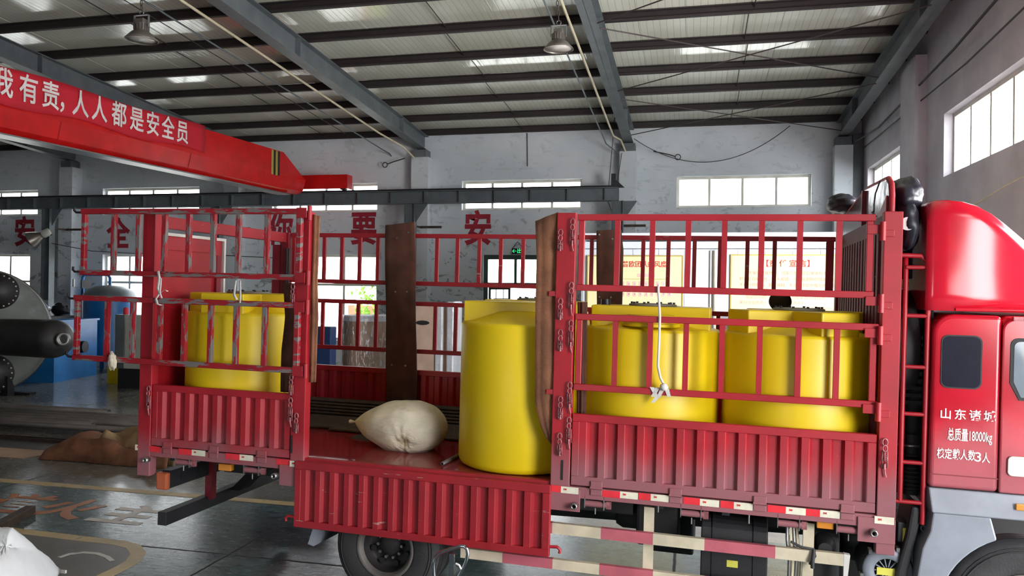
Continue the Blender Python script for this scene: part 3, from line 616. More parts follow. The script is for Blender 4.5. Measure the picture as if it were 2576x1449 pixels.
# --- spring latches hanging under the sill
for px, py in ((1498, 1268), (1740, 1292), (1985, 1318), (2134, 1333), (464, 1163), (637, 1183)):
    x, z = tx(px, py), tz(px, py)
    l = TP('spring_latch', MB().cyl((x-.085, .0, z), (x+.095, .0, z), .026, 12), 'red_dusty')
    TP('bracket', MB().box(x-.088, x-.082, -.03, .03, z-.03, z+.075), 'metal', l); TP('bracket', MB().box(x+.070, x+.076, -.03, .03, z-.04, z+.075), 'metal', l)
    TP('lug', MB().box(x+.09, x+.13, -.012, .012, z-.03, z+.03), 'chainp', l); TP('pin', MB().cyl((x, -.01, z-.03), (x, -.01, z-.08), .006, 6), 'metal', l)
for px, py in ((1656, 1272), (1884, 1300)):
    TP('pin', MB().cyl((tx(px, py), -.01, tz(px, py)-.05), (tx(px, py), -.01, tz(px, py)+.05), .007, 6), 'metal')
# --- turnbuckle chains on the posts
def chain(px, y0, y1, parent):
    x = tx(px, (y0+y1)/2, -.05); za, zb = tz(px, y0, -.05), tz(px, y1, -.05); h = za-zb; y = -.055
    mb = MB().ring([(x+.018*math.cos(a_), y, za-.03+.028*math.sin(a_)) for a_ in np.linspace(0, 6.28, 10)[:-1]], .006, 5, closed=True)
    mb.ring([(x+.016*math.cos(a_), y-.006, za-.075+.024*math.sin(a_)) for a_ in np.linspace(0, 6.28, 10)[:-1]], .006, 5, closed=True)
    t0 = za-.10; t1 = t0-min(.12, h*.42)
    mb.ring([(x-.018, y, t0), (x+.018, y, t0), (x+.02, y, t1), (x-.02, y, t1)], .006, 5, closed=True).cyl((x, y, t0+.01), (x, y, (t0+t1)/2), .006, 6).cyl((x, y, t1+.03), (x, y, t1-.01), .01, 6)
    for k in range(4): mb.ring([(x+.013*math.cos(a_), y+.013*math.sin(a_), t0-.03-k*.012) for a_ in np.linspace(0, 6.28, 9)[:-1]], .003, 4, closed=True)
    if px in (1410,): mb.ring([(x+.018*math.cos(a_), y, zb+.03+.028*math.sin(a_)) for a_ in np.linspace(0, 6.28, 10)[:-1]], .006, 5, closed=True)
    else: mb.ring([(x, y, t1), (x+.004, y, (t1+zb)/2), (x+.012, y, zb)], .006, 5)
    TP('turnbuckle', mb, m['chainp'], parent)
for px, a_, b_, p in ((1410, 576, 629, p_mid), (1410, 749, 803, p_mid), (1410, 828, 881, p_mid), (1410, 996, 1055, p_mid), (1408, 1088, 1147, p_mid), (1440, 549, 632, p_mid), (1437, 709, 794, p_mid), (1436, 804, 887, p_mid), (1433, 960, 1041, p_mid), (1431, 1048, 1131, p_mid), (733, 941, 994, p_door), (731, 999, 1074, p_door), (746, 1038, 1088, p_door), (737, 713, 760, p_door), (374, 970, 1045, p_rear), (2225, 1102, 1200, p_front)): chain(px, a_, b_, p)
for z in (2.79, 1.97): TP('stop_block', MB().box(-1.44, -1.385, -.03, .01, z-.02, z+.02), 'red', p_mid)
# --- rear header, far rear corner and the rear door leaf standing half closed
TP('rear_header', MB().box(-5.49, -5.41, .065, TWD-.06, 3.33, 3.45), 'red_scratched', bevel=.005)
rd = TP('rear_door', MB().box(-5.47, -5.43, .07, 1.10, ZD+.02, 3.28), 'red')
TP('seal', MB().box(-5.428, -5.405, .08, 1.14, 3.26, 3.29).box(-5.428, -5.405, 1.11, 1.14, ZD+.02, 3.26), 'rope', rd)
TP('lock_channel', MB().box(-5.43, -5.40, .98, 1.05, 2.0, 3.1), 'red_dark', rd)
for z0_, z1_ in ((2.52, 2.56), (3.12, 3.18)): TP('door_rib', MB().box(-5.43, -5.415, .1, .97, z0_, z1_), 'red', rd)
rd2 = TP('rear_door', MB().box(-5.62, -5.50, 2.40, 2.45, ZD+.02, 3.3), 'red_dark')
for k in range(5): TP('lock_rod', MB().cyl((-5.35+k*.03, 2.3, 1.3), (-5.35+k*.03, 2.3, 3.25), .012, 6) if k < 2 else MB().box(-5.4, -5.2, 2.30, 2.33, 1.5+k*.3, 1.54+k*.3), 'dark', rd2)
# --- bulkhead behind the cab
bk = TP('bulkhead', MB().box(1.12, 1.19, .065, TWD-.06, 3.32, 3.455).box(1.12, 1.19, .065, TWD-.06, 2.0, 2.06).box(1.17, 1.185, .065, TWD-.06, ZD, 3.32), 'slat', bevel=.003)
sm_ = MB().box(-.02, .02, -.04, .04, 0, 2.10).mesh('slat'); sm_.materials.append(m['slat'])
for i in range(15): piece('slat', sm_, None, bk, (1.125, .17+i*.148, ZD+.01))
up = [(.02, 3.455), (.02, 3.62), (.05, 3.69), (.15, 3.735), (1.1, 3.775), (2.33, 3.665), (2.42, 3.60), (2.44, 3.455)]
TP('upper_panel', MB().prism(up, 0, 1.15, 1.165), m['panelgloss'] if 'panelgloss' in m else simple('glossy_maroon_panel', (84, 22, 34), .18, var=.2, bump=.35, bsc=5), bk)
TP('edge_tube', MB().ring([(1.17, y, z) for y, z in [(0, 3.40), (0, 3.60), (.04, 3.69), (.15, 3.745), (1.1, 3.785), (2.33, 3.675), (2.43, 3.60), (2.44, 3.40)]], .022, 10), 'red_scratched', bk)
TP('upright', MB().box(1.125, 1.15, 1.08, 1.12, 3.455, 3.77), 'red_dark', bk)
TP('gusset', MB().prism([(.03, 3.455), (.40, 3.455), (.03, 3.60)], 0, 1.135, 1.149), 'red', bk)
TP('wire_knot', MB().ring([(1.13, .28, 3.74), (1.12, .40, 3.66), (1.10, .33, 3.56), (1.08, .2, 3.50), (1.06, .12, 3.46), (1.07, .2, 3.44)], .006, 5).ring([(1.08, .2, 3.50), (1.05, .10, 3.48), (1.07, .02, 3.44)], .006, 5), 'cable', bk)
# --- ladder between bulkhead and cab
lx0, lx1, ly = 1.275, 1.43, -.01
lad = TP('ladder', MB().ring([(lx0, ly, 1.32), (lx0, ly, 3.02), (lx0+.005, ly+.04, 3.12), (lx0+.02, ly+.10, 3.145)], .018, 10).ring([(lx1, ly, 1.16), (lx1, ly, 3.04), (lx1-.01, ly+.015, 3.10), (lx1-.05, ly+.02, 3.145), (lx0-.04, ly+.02, 3.15)], .018, 10), 'red')
for z in (3.06, 2.70, 2.32, 1.97, 1.61, 1.315): TP('rung', MB().cyl((lx0-(.04 if z < 1.4 else 0), ly, z), (lx1, ly, z), .016, 8), 'red', lad)
# --- kit behind the cab: intake stack, spare tyre, louvred panel, lamp
st = TP('intake_stack', MB().cyl((1.40, .32, 1.95), (1.40, .32, 2.7), .13, 20).lathe([(.13, 0), (.12, -.1), (.10, -.18)], (1.40, .32, 1.95), n=20, cap=False).cyl((1.40, .28, 1.32), (1.40, .30, 1.78), .105, 20), 'black')
for k in range(9): TP('bellows_ring', MB().ring([(1.40+.115*math.cos(a_), .29+.115*math.sin(a_), 1.37+k*.032) for a_ in np.linspace(0, 6.28, 22)[:-1]], .013, 6, closed=True), 'black', st)
TP('clamp_ring', MB().ring([(1.40+.118*math.cos(a_), .29+.118*math.sin(a_), 1.70) for a_ in np.linspace(0, 6.28, 22)[:-1]], .011, 6, closed=True), 'metal', st)
for k in range(10): TP('louvre', MB().box(1.30, 1.50, .16, .19, 2.02+k*.055, 2.05+k*.055), 'dark', st)
TP('cab_back_panel', MB().box(1.44, 1.50, .12, 2.3, 1.3, 3.2), 'black')
def tyre(c, r, w, ri, name, par, lug=True):
    x, y, z = c
    o_ = TP(name, MB().lathe([(ri, .0), (ri+.02, -.012), (r*.80, -.02), (r*.93, .004), (r*.99, .04), (r, .07), (r, w-.07), (r*.99, w-.04), (r*.93, w-.004), (r*.8, w), (ri, w-.02)], c, (0, 1, 0), 64, cap=False), 'tyre', par)
    for gr in (.30, .5, .7): TP('tread_groove', MB().lathe([(r+.002, w*gr-.008), (r+.002, w*gr+.008)], c, (0, 1, 0), 64, cap=False), 'black', o_)
    if lug:
        for q in (.86, .90): TP('sidewall_ring', MB().ring([(x+r*q*math.cos(a_), y-.016+(.01 if q > .88 else 0), z+r*q*math.sin(a_)) for a_ in np.linspace(0, 6.283, 49)[:-1]], .006, 4, closed=True), 'tyre', o_)
    return o_
def wheel(c, r, w, ri, name, lug_out=.02):
    x, y, z = c; t_ = tyre(c, r, w, ri, name, truck)
    prof = [(ri+.004, -.012), (ri-.012, -.02), (ri-.03, .0), (ri-.045, .03), (ri-.05, .14), (.20, .16), (.10, .14), (.09, .10), (.0001, .10)]
    TP('rim', MB().lathe(prof[:4], c, (0, 1, 0), 48, cap=False), 'rim', t_); TP('wheel_dish', MB().lathe(prof[3:], c, (0, 1, 0), 48, cap=False), 'dish', t_)
    for k in range(8):
        a_ = k*math.pi/4+.3; TP('hand_hole', MB().cyl((x+.175*math.cos(a_), y+.118, z+.175*math.sin(a_)), (x+.175*math.cos(a_), y+.158, z+.175*math.sin(a_)), .028, 14), 'black', t_)
    for k in range(10):
        a_ = k*math.pi/5; TP('wheel_nut', MB().cyl((x+.115*math.cos(a_), y+.09, z+.115*math.sin(a_)), (x+.115*math.cos(a_), y+.14, z+.115*math.sin(a_)), .014, 6), 'metal', t_)
    return t_
def gz_(x): return -.0147*-x*1.0
RWX, RWZ = -2.905, .46
wheel((RWX, .07, RWZ), .50, .24, .272, 'rear_wheel'); tyre((RWX, .34, RWZ), .50, .24, .272, 'rear_wheel', truck, False)
for y in (TWD-.58, TWD-.31): tyre((RWX, y, RWZ), .50, .24, .272, 'rear_wheel', truck, False)
FWX, FWZ = 2.135, .565
wheel((FWX, .04, FWZ), .53, .26, .285, 'front_wheel'); tyre((FWX, TWD-.3, FWZ), .53, .26, .285, 'front_wheel', truck, False)
TP('rear_axle', MB().cyl((RWX, .2, RWZ), (RWX, TWD-.2, RWZ), .09, 14).lathe([(.05, -.2), (.2, -.1), (.2, .1), (.05, .2)], (RWX, TWD/2, RWZ), (1, 0, 0), 20), 'chassis')
TP('front_axle', MB().cyl((FWX, .2, FWZ), (FWX, TWD-.2, FWZ), .06, 12), 'chassis')
TP('leaf_spring', MB().prism([(-3.7, .74), (-2.9, .60), (-2.1, .74), (-2.1, .70), (-2.9, .54), (-3.7, .70)], 1, .80, .88), 'chassis')
tyre((-3.62, 1.0, .74), .50, .26, .28, 'spare_tyre', truck, False)
sp_ = TP('spare_tyre', MB().lathe([(.28, 0), (.40, -.01), (.47, .03), (.48, .08), (.48, .14), (.47, .19), (.40, .22), (.28, .21), (.28, 0)], (1.215, .56, 2.42), (1, 0, 0), 48, cap=False), 'tyre')
# mud flap beside the rear wheel
TP('mud_flap', MB().hexa([(-3.70, .10, .40), (-3.64, .10, .385), (-3.60, .60, .385), (-3.66, .60, .40)], [(-3.60, .10, .72), (-3.50, .10, .72), (-3.46, .60, .72), (-3.56, .60, .72)]).hexa([(-3.60, .10, .72), (-3.50, .10, .72), (-3.46, .60, .72), (-3.56, .60, .72)], [(-3.45, .10, .95), (-3.38, .10, .92), (-3.34, .60, .92), (-3.41, .60, .95)]), 'skirt')
# --- rear overhang: lamp bar, guard bar and its stay
lb = TP('lamp_bar', MB().box(-5.30, -5.26, .08, TWD-.1, .76, .94).box(-5.30, -5.20, .08, TWD-.1, .94, .955), 'dark')
TP('side_lamp', MB().box(-5.33, -5.20, .02, .08, .77, .94), 'tail', lb, bevel=.02)
for y in (.35, .62, 1.2): TP('lamp_hole', MB().cyl((-5.262, y, .85), (-5.255, y, .85), .055, 18), 'black', lb)
gb = TP('rear_guard_bar', MB().box(-5.36, -5.26, .10, TWD-.1, .40, .53), 'dark', bevel=.005)
TP('guard_stay', MB().box(-5.30, -5.22, .74, .82, .5, .95), 'red_dark', gb)
TP('guard_stay', MB().hexa([(-5.28, 1.15, .5), (-5.16, 1.15, .5), (-5.16, 1.35, .5), (-5.28, 1.35, .5)], [(-4.6, .80, 1.05), (-4.45, .80, 1.05), (-4.45, .9, 1.05), (-4.6, .9, 1.05)]), 'chassis', gb)
TP('side_marker', MB().box(tx(552, 1175, .05), tx(583, 1185, .05), .03, .09, tz(567, 1185, .03), tz(567, 1168, .03)), 'amber', bevel=.006)
TP('side_marker', MB().box(tx(2055, 1320), tx(2098, 1320), .0, .05, tz(2076, 1331), tz(2076, 1311)), 'amber', bevel=.006)
# --- side guard rails with alternating cream and red bands
def rail_seg(name, z0, z1, cuts, cols, par, y0=.03, y1=.075):
    for (a_, b_), c in zip(zip(cuts, cuts[1:]), cols): TP('painted_band', MB().box(a_, b_, y0, y1, z0, z1), 'guard_w' if c else 'guard_r', par)
sg = TP('side_guard', MB().box(tx(1620, 1300, .08), tx(1645, 1300, .08), .08, .12, .47, 1.06), 'guard_w')
TP('guard_post', MB().box(tx(2020, 1360, .08), tx(2048, 1360, .08), .08, .12, .44, 1.06), 'guard_w', sg)
cu = [tx(p, q, .05) for p, q in ((1350, 1325), (1390, 1330), (1512, 1343), (1643, 1356), (1772, 1370), (1950, 1390), (2127, 1408))]
rail_seg('u', .772, .862, cu, (0, 1, 0, 1, 0, 1), sg)
cu2 = [tx(p, q, .05) for p, q in ((1160, 1395), (1265, 1405), (1391, 1418), (1508, 1430), (1643, 1445), (1772, 1459))]+[.35, .9]
rail_seg('l', .475, .558, cu2, (1, 0, 1, 0, 1, 0, 1), sg)
TP('end_cap', MB().hexa([(.905, .028, .62), (.93, .028, .62), (.93, .077, .62), (.905, .077, .62)], [(.905, .028, .865), (.95, .028, .86), (.95, .077, .86), (.905, .077, .865)]), 'rope', sg)
TP('tie', MB().ring([(.52, .02, .92), (.60, .02, .885), (.69, .02, .88), (.70, .02, .83), (.66, .02, .76)], .010, 6).ring([(.69, .02, .88), (.68, .0, .80), (.68, 0, .74)], .016, 6), 'cable', sg)
# --- tanks, air dryer and hoses under the deck
def rbox(x0, x1, y0, y1, z0, z1, r, n=6):
    pts = []
    for cx, cz, a0 in ((x1-r, z1-r, 0), (x0+r, z1-r, 90), (x0+r, z0+r, 180), (x1-r, z0+r, 270)):
        for k in range(n+1):
            t_ = math.radians(a0+90*k/n); pts.append((cx+r*math.cos(t_), cz+r*math.sin(t_)))
    return MB().prism(pts, 1, y0, y1)
def rboxx(x0, x1, y0, y1, z0, z1, r, n=6):
    pts = []
    for cy, cz, a0 in ((y1-r, z1-r, 0), (y0+r, z1-r, 90), (y0+r, z0+r, 180), (y1-r, z0+r, 270)):
        for k in range(n+1):
            t_ = math.radians(a0+90*k/n); pts.append((cy+r*math.cos(t_), cz+r*math.sin(t_)))
    return MB().prism(pts, 0, x0, x1)
ft = TP('fuel_tank', rboxx(-.16, .36, .16, .78, .33, 1.0, .16), 'black', bevel=.01)
for x in (-.06, .26): TP('tank_band', rboxx(x-.012, x+.012, .152, .788, .322, 1.008, .16), 'dark', ft)
TP('sticker', MB().box(tx(1828, 1420, .16), tx(1856, 1420, .16), .157, .1595, tz(1842, 1427, .16), tz(1842, 1410, .16)), 'label_y', ft)
ut = TP('urea_tank', rboxx(.66, .90, .2, .62, .36, .99, .12), 'black', bevel=.02)
TP('filler_cap', MB().lathe([(.05, -.09), (.06, -.05), (.09, 0), (.10, .03)], (.78, .2, .86), (0, 1, 0), 20), 'black', ut)
for k in range(4): TP('hose', MB().ring([(.50+k*.024, .16, 1.0), (.50+k*.026, .12, .9), (.52+k*.026, .12, .75), (.52+k*.022, .13, .45), (.52+k*.022, .15, .25)], .012, 8), m['pipe_cream'] if k % 2 else m['metal'])
af = TP('air_filter', MB().lathe([(.19, .30), (.20, .08), (.185, .02), (.15, .0), (.085, .0), (.085, .02), (.0001, .02)], (1.215, .06, .765), (0, 1, 0), 44, cap=False), 'dark')
TP('filter_cover', MB().lathe([(.175, -.001), (.17, -.02), (.10, -.028), (.092, -.008)], (1.215, .06, .765), (0, 1, 0), 44, cap=False), 'skirt', af)
for k in range(14):
    a_ = k*math.pi/7; TP('cover_rib', MB().hexa([(1.215+.03*math.cos(a_-.1), .068, .765+.03*math.sin(a_-.1)), (1.215+.03*math.cos(a_+.1), .068, .765+.03*math.sin(a_+.1)), (1.215+.09*math.cos(a_+.04), .068, .765+.09*math.sin(a_+.04)), (1.215+.09*math.cos(a_-.04), .068, .765+.09*math.sin(a_-.04))], [(1.215+.03*math.cos(a_-.1), .05, .765+.03*math.sin(a_-.1)), (1.215+.03*math.cos(a_+.1), .05, .765+.03*math.sin(a_+.1)), (1.215+.09*math.cos(a_+.04), .05, .765+.09*math.sin(a_+.04)), (1.215+.09*math.cos(a_-.04), .05, .765+.09*math.sin(a_-.04))]), 'skirt', af)
TP('sticker', MB().box(1.14, 1.265, .040, .044, .735, .79), 'label_y', af)
for k in range(5):
    a_ = 1.2+k*1.1; TP('clip', MB().box(1.215+.185*math.cos(a_)-.012, 1.215+.185*math.cos(a_)+.012, .03, .10, .765+.185*math.sin(a_)-.015, .765+.185*math.sin(a_)+.015), 'metal', af)
ab = TP('air_dryer', MB().box(1.28, 1.40, .06, .2, .99, 1.14), 'dark', bevel=.008)
TP('sticker', MB().box(1.315, 1.375, .056, .0598, 1.0, 1.10), 'label_y', ab)
for x in (1.345, 1.385): TP('fitting', MB().cyl((x, .08, .99), (x, .08, .93), .012, 8).ring([(x, .08, .93), (x+.01, .1, .8), (x-.01, .14, .55)], .009, 6), 'metal', ab)
TP('tube_ring', MB().ring([(1.455+.02*math.cos(a_), .05, 1.115+.02*math.sin(a_)) for a_ in np.linspace(0, 6.28, 14)[:-1]], .006, 6, closed=True), 'metal', ab)
TP('intake_hose', MB().ring([(1.42, .2, 1.25), (1.47, .14, 1.15), (1.49, .12, 1.0), (1.46, .12, .85), (1.42, .16, .62)], .046, 14), 'black')
TP('suspension_bag', MB().lathe([(.14, 0), (.16, .05), (.14, .1), (.16, .15), (.13, .2)], (1.06, .5, .72), n=24), 'black')
TP('gearbox', MB().box(.9, 2.6, .92, 1.46, .35, .8), 'chassis', bevel=.06)
TP('battery_box', MB().box(-.62, -.24, .85, 1.3, .45, .8), 'chassis', bevel=.02)
TP('cross_beam', MB().box(-1.25, -.75, .5, 1.9, .86, 1.04), 'chassis', bevel=.01)
TP('propeller_shaft', MB().cyl((-2.8, 1.2, .62), (.9, 1.2, .72), .07, 16), 'chassis')
TP('tool_box', MB().box(-.72, -.36, .45, .8, .62, .98), 'chassis', bevel=.03)
TP('air_reservoir', MB().lathe([(.02, 0), (.09, .02), (.12, .08), (.12, .6), (.09, .66), (.02, .68)], (-1.0, 1.2, .66), (1, 0, 0), 24), 'chassis')
# --- cab
def cabprof(pts, y0, y1, mt, name, par=truck, bev=.05, seg=4, sm=True):
    o_ = TP(name, MB().prism(pts, 1, y0, y1, False), mt, par, bevel=bev, seg=seg)
    return o_
def arc(cx, cz, r, a0, a1, n): return [(cx+r*math.cos(math.radians(a0+(a1-a0)*k/n)), cz+r*math.sin(math.radians(a0+(a1-a0)*k/n))) for k in range(n+1)]
CY = -.06
cabm = cabprof([(1.455, 1.45), (1.905, 1.45), (1.905, 2.72)]+arc(1.60, 2.58, .14, 90, 180, 6), CY, TWD+.02, 'cabred', 'cab_shell', bev=.03)
cb2 = TP('cab_front', MB().prism([(1.907, 1.45), (3.35, 1.45), (3.45, 1.7), (3.40, 2.1), (3.15, 2.72), (1.907, 2.72)], 1, CY+.02, TWD), 'cabred', bevel=.05, seg=4)
cd = TP('cab_door', MB().prism([(1.909, 1.45), (2.95, 1.45), (2.95, 2.70)]+arc(1.994, 2.615, .085, 90, 180, 5), 1, CY-.004, CY+.03), 'cabred', bevel=.012)
wx0, wx1 = tx(2541, 900, CY), 2.85; wz0, wz1 = tz(2541, 985, CY)-.06, tz(2541, 850, CY)
TP('door_window_seal', MB().prism([(wx0, wz0+.12), (wx0+.06, wz0), (wx1, wz0-.03), (wx1, wz1)]+arc(wx0+.05, wz1-.05, .05, 90, 180, 4), 1, CY-.010, CY-.003), 'black', cd)
TP('door_glass', MB().prism([(wx0+.022, wz0+.13), (wx0+.07, wz0+.022), (wx1-.02, wz0-.005), (wx1-.02, wz1-.022)]+arc(wx0+.062, wz1-.065, .04, 90, 180, 4), 1, CY-.013, CY-.0101), simple('pale_reflecting_glass', (120, 130, 140), .06), cd)
hx0, hx1, hz0, hz1 = tx(2533, 1170, CY), tx(2533, 1170, CY)+.24, tz(2533, 1196, CY), tz(2533, 1146, CY)
dh = TP('door_handle', rbox(hx0, hx1, CY-.02, CY-.003, hz0, hz1, .03), m['chrome2'] if 'chrome2' in m else simple('silver_plastic', (196, 196, 184), .35, .3), cd, bevel=.004)
# rear side window
q = [(tx(2372, 850, CY), tz(2372, 845, CY)), (tx(2468, 850, CY), tz(2468, 977, CY))]
wb = rbox(q[0][0]-.01, q[1][0]+.01, CY-.006, CY+.02, q[1][1]-.01, q[0][1]+.01, .05); ws = TP('window_seal', wb, 'black', cabm)
TP('side_glass', rbox(q[0][0], q[1][0], CY-.009, CY-.0061, q[1][1], q[0][1], .045), 'glass_dark', cabm)
TP('cab_seam', MB().box(1.462, 1.903, CY-.002, CY-.0005, 1.545, 1.552), 'red_dark', cabm)
# roof fairing: a shell that curves down to the front
fz0 = 2.745
def fairing():
    st = [(1.405, 3.50, .03), (1.42, 3.545, .012), (1.46, 3.565, 0), (1.55, 3.572, 0), (1.65, 3.560, .004), (1.75, 3.530, .014), (1.85, 3.475, .03), (1.95, 3.40, .055), (2.07, 3.30, .09), (2.2, 3.19, .14), (2.4, 3.03, .24), (2.6, 2.91, .37), (2.8, 2.84, .53), (2.95, 2.79, .72)]
    vs = []; n_ = 0
    for x, zt, inn in st:
        y0, y1 = CY+inn, TWD-inn; h = zt-fz0; r = min(.13, h*.45); sec_ = [(y0+.0, fz0), (y0-.004, fz0+h*.15), (y0-.004, fz0+h*.4), (y0+.008, zt-r-.03)]
        sec_ += [(y0+.008+r-r*math.cos(math.radians(t_)), zt-r+r*math.sin(math.radians(t_))) for t_ in range(0, 91, 15)]
        sec_ += [((y0+y1)/2, zt+.015)]
        sec_ += [(y0+y1-q_[0], q_[1]) for q_ in sec_[::-1][1:]]
        n_ = len(sec_); vs += [(x, q_[0], q_[1]) for q_ in sec_]
    mb = MB().add(vs, [(i*n_+j, (i+1)*n_+j, (i+1)*n_+(j+1) % n_, i*n_+(j+1) % n_) for i in range(len(st)-1) for j in range(n_)], True)
    mb.add(vs[:n_], [tuple(range(n_))]); mb.add(vs[-n_:], [tuple(range(n_))[::-1]]); return mb
fa = TP('roof_fairing', fairing(), 'cabred')
TP('fairing_lip', MB().ring([(1.6, CY+.0, fz0+.012), (2.9, CY+.0, fz0+.03)], .012, 8), 'cabred', fa)
TP('fairing_bracket', MB().box(tx(2548, 800, CY), tx(2573, 800, CY), CY-.02, CY+.01, tz(2560, 807, CY), tz(2560, 797, CY)), 'chainp', fa)
# skirt, fender and its arch
sk = TP('side_skirt', MB().hexa([(1.475, CY-.03, 1.27), (3.3, CY-.03, 1.27), (3.3, .3, 1.27), (1.475, .3, 1.27)], [(1.455, CY, 1.445), (3.3, CY, 1.445), (3.3, .3, 1.445), (1.455, .3, 1.445)]), 'skirt', bevel=.01)
TP('side_marker', MB().box(tx(2551, 1278, CY), tx(2551, 1278, CY)+.13, CY-.04, CY-.02, 1.345, 1.39), m['amber'], sk, bevel=.006)
arch = arc(FWX+.02, FWZ-.02, .62, 114, 200, 14)
outer = [(1.36, .42), (1.385, .75), (1.42, 1.0), (1.47, 1.13), (1.485, 1.27), (1.86, 1.27)]
TP('fender', MB().prism(arch+outer, 1, CY-.02, .30), 'skirt', bevel=.012)
TP('mud_guard', MB().prism([(1.30, .42), (1.35, .8), (1.40, 1.06), (1.44, 1.28), (1.36, 1.28), (1.33, 1.06), (1.27, .8), (1.22, .42)], 1, .0, .4), 'black', bevel=.02)
# cab lettering
for s_, px, py, sz, sxx, spc in (('山东诸城', 2434, 1046, .082, 1., 1.32), ('总质量18000kg', 2439, 1098, .098, .46, 1.), ('核定载人数', 2405, 1145, .082, .62, 1.0), ('3', 2461, 1151, .095, 1., 1.), ('人', 2480, 1154, .080, .7, 1.)):
    o_ = T(px, py, 1, CY-.004); text('lettering', s_, o_, (1, 0, 0), (0, 0, 1), sz, m['white_text'], cabm, bold=.014, sx=sxx, sp=spc, ext=.001)
#==CARGO==
# ---------------------------------------------------------------- yellow tanks: drum with a raised cross-shaped head
def tank(cx, cy, lab, rot=0., lid=True, front=True, plug=False, ring=False, r=.585, arms=(.30, .30)):
    z0 = ZD+.003; zs = 2.515; zt_ = 2.70; o = (cx, cy, z0)
    t = thing('yellow_tank', lab, 'tank', o, 'T', group='yellow plastic tanks on the truck bed')
    part('drum', MB().lathe([(.0001, z0), (r-.05, z0), (r-.015, z0+.02), (r, z0+.06), (r, zs-.03), (r-.01, zs-.006), (r-.03, zs), (r-.12, zs+.012), (.26, zs+.10), (.0001, zs+.12)], (cx, cy, 0), (0, 0, 1), 72, cap=False), m['yellow'], t)
    h1, h2 = arms; pl = [(-.57, -h1), (-h2, -h1), (-h2, -.57), (h2, -.57), (h2, -h1), (.57, -h1), (.57, h1), (h2, h1), (h2, .57), (-h2, .57), (-h2, h1), (-.57, h1)]
    if not front: pl = [q for q in pl if q not in ((-h2, -h1), (-h2, -.57), (h2, -.57), (h2, -h1))]
    # clip the arms to the drum's outline
    c_, s_ = math.cos(rot), math.sin(rot); pts = []
    for x, y in pl:
        d = math.hypot(x, y); k = min(1., (r-.012)/d); x, y = x*k, y*k; pts.append((cx+x*c_-y*s_, cy+x*s_+y*c_))
    part('raised_head', MB().prism(pts, 2, zs-.02, zt_), m['yellow'], t, bevel=.014, seg=3)
    if lid:
        l = part('manhole_lid', MB().lathe([(.0001, zt_+.001), (.21, zt_+.001), (.21, zt_+.016), (.19, zt_+.022), (.0001, zt_+.026)], (cx, cy, 0), n=32, cap=False), simple('grey_lid_plastic', (120, 116, 100), .6), t)
        for k in range(10):
            a_ = k*math.pi/5; part('bolt', MB().cyl((cx+.185*math.cos(a_), cy+.185*math.sin(a_), zt_+.018), (cx+.185*math.cos(a_), cy+.185*math.sin(a_), zt_+.036), .012, 6), m['dark'], l)
    if plug: part('plug', MB().cyl((cx-.42, cy+.0, zt_), (cx-.42, cy+.0, zt_+.05), .045, 8), m['tarp'], t)
    if ring:
        for k, q in enumerate((.24, .225, .21, .195)): part('neck_thread', MB().lathe([(q-.004, zs+.02+k*.022), (q+.004, zs+.02+k*.022), (q+.004, zs+.05+k*.022), (q-.004, zs+.05+k*.022)], (cx+.02, cy-.34, 0), n=36), m['yellow'], t)
    return t
tank(-4.76, .63, 'yellow plastic tank behind the swung-back rear gates, near the rear door', rot=.12, arms=(.20, .24))
tank(-1.815, .645, 'yellow plastic tank standing in the open side of the truck, fully in view', rot=.0, lid=False, front=False, arms=(.22, .16))
tank(-2.0, 1.84, 'yellow plastic tank hidden behind the one in the open side, its lid edge showing', rot=0.)
tank(-.640, .630, 'yellow plastic tank behind the left half of the front gate, white strap before it', rot=.0, plug=True, ring=True, front=False, arms=(.30, .24), r=.585)
tank(.585, .65, 'yellow plastic tank behind the right half of the front gate', rot=.5, r=.612, arms=(.17, .17))
o_ = T(1962, 782, 1, 1.5); solo('open_lid', MB().lathe([(.0001, -.02), (.09, -.015), (.105, 0), (.09, .012), (.0001, .02)], (o_.x, 1.5, 2.765), (0.1, .95, .35), 32, cap=False), m['black'], 'black round lid standing on edge on the right front yellow tank', 'lid', o=(o_.x, 1.5, 2.70), fr='T')
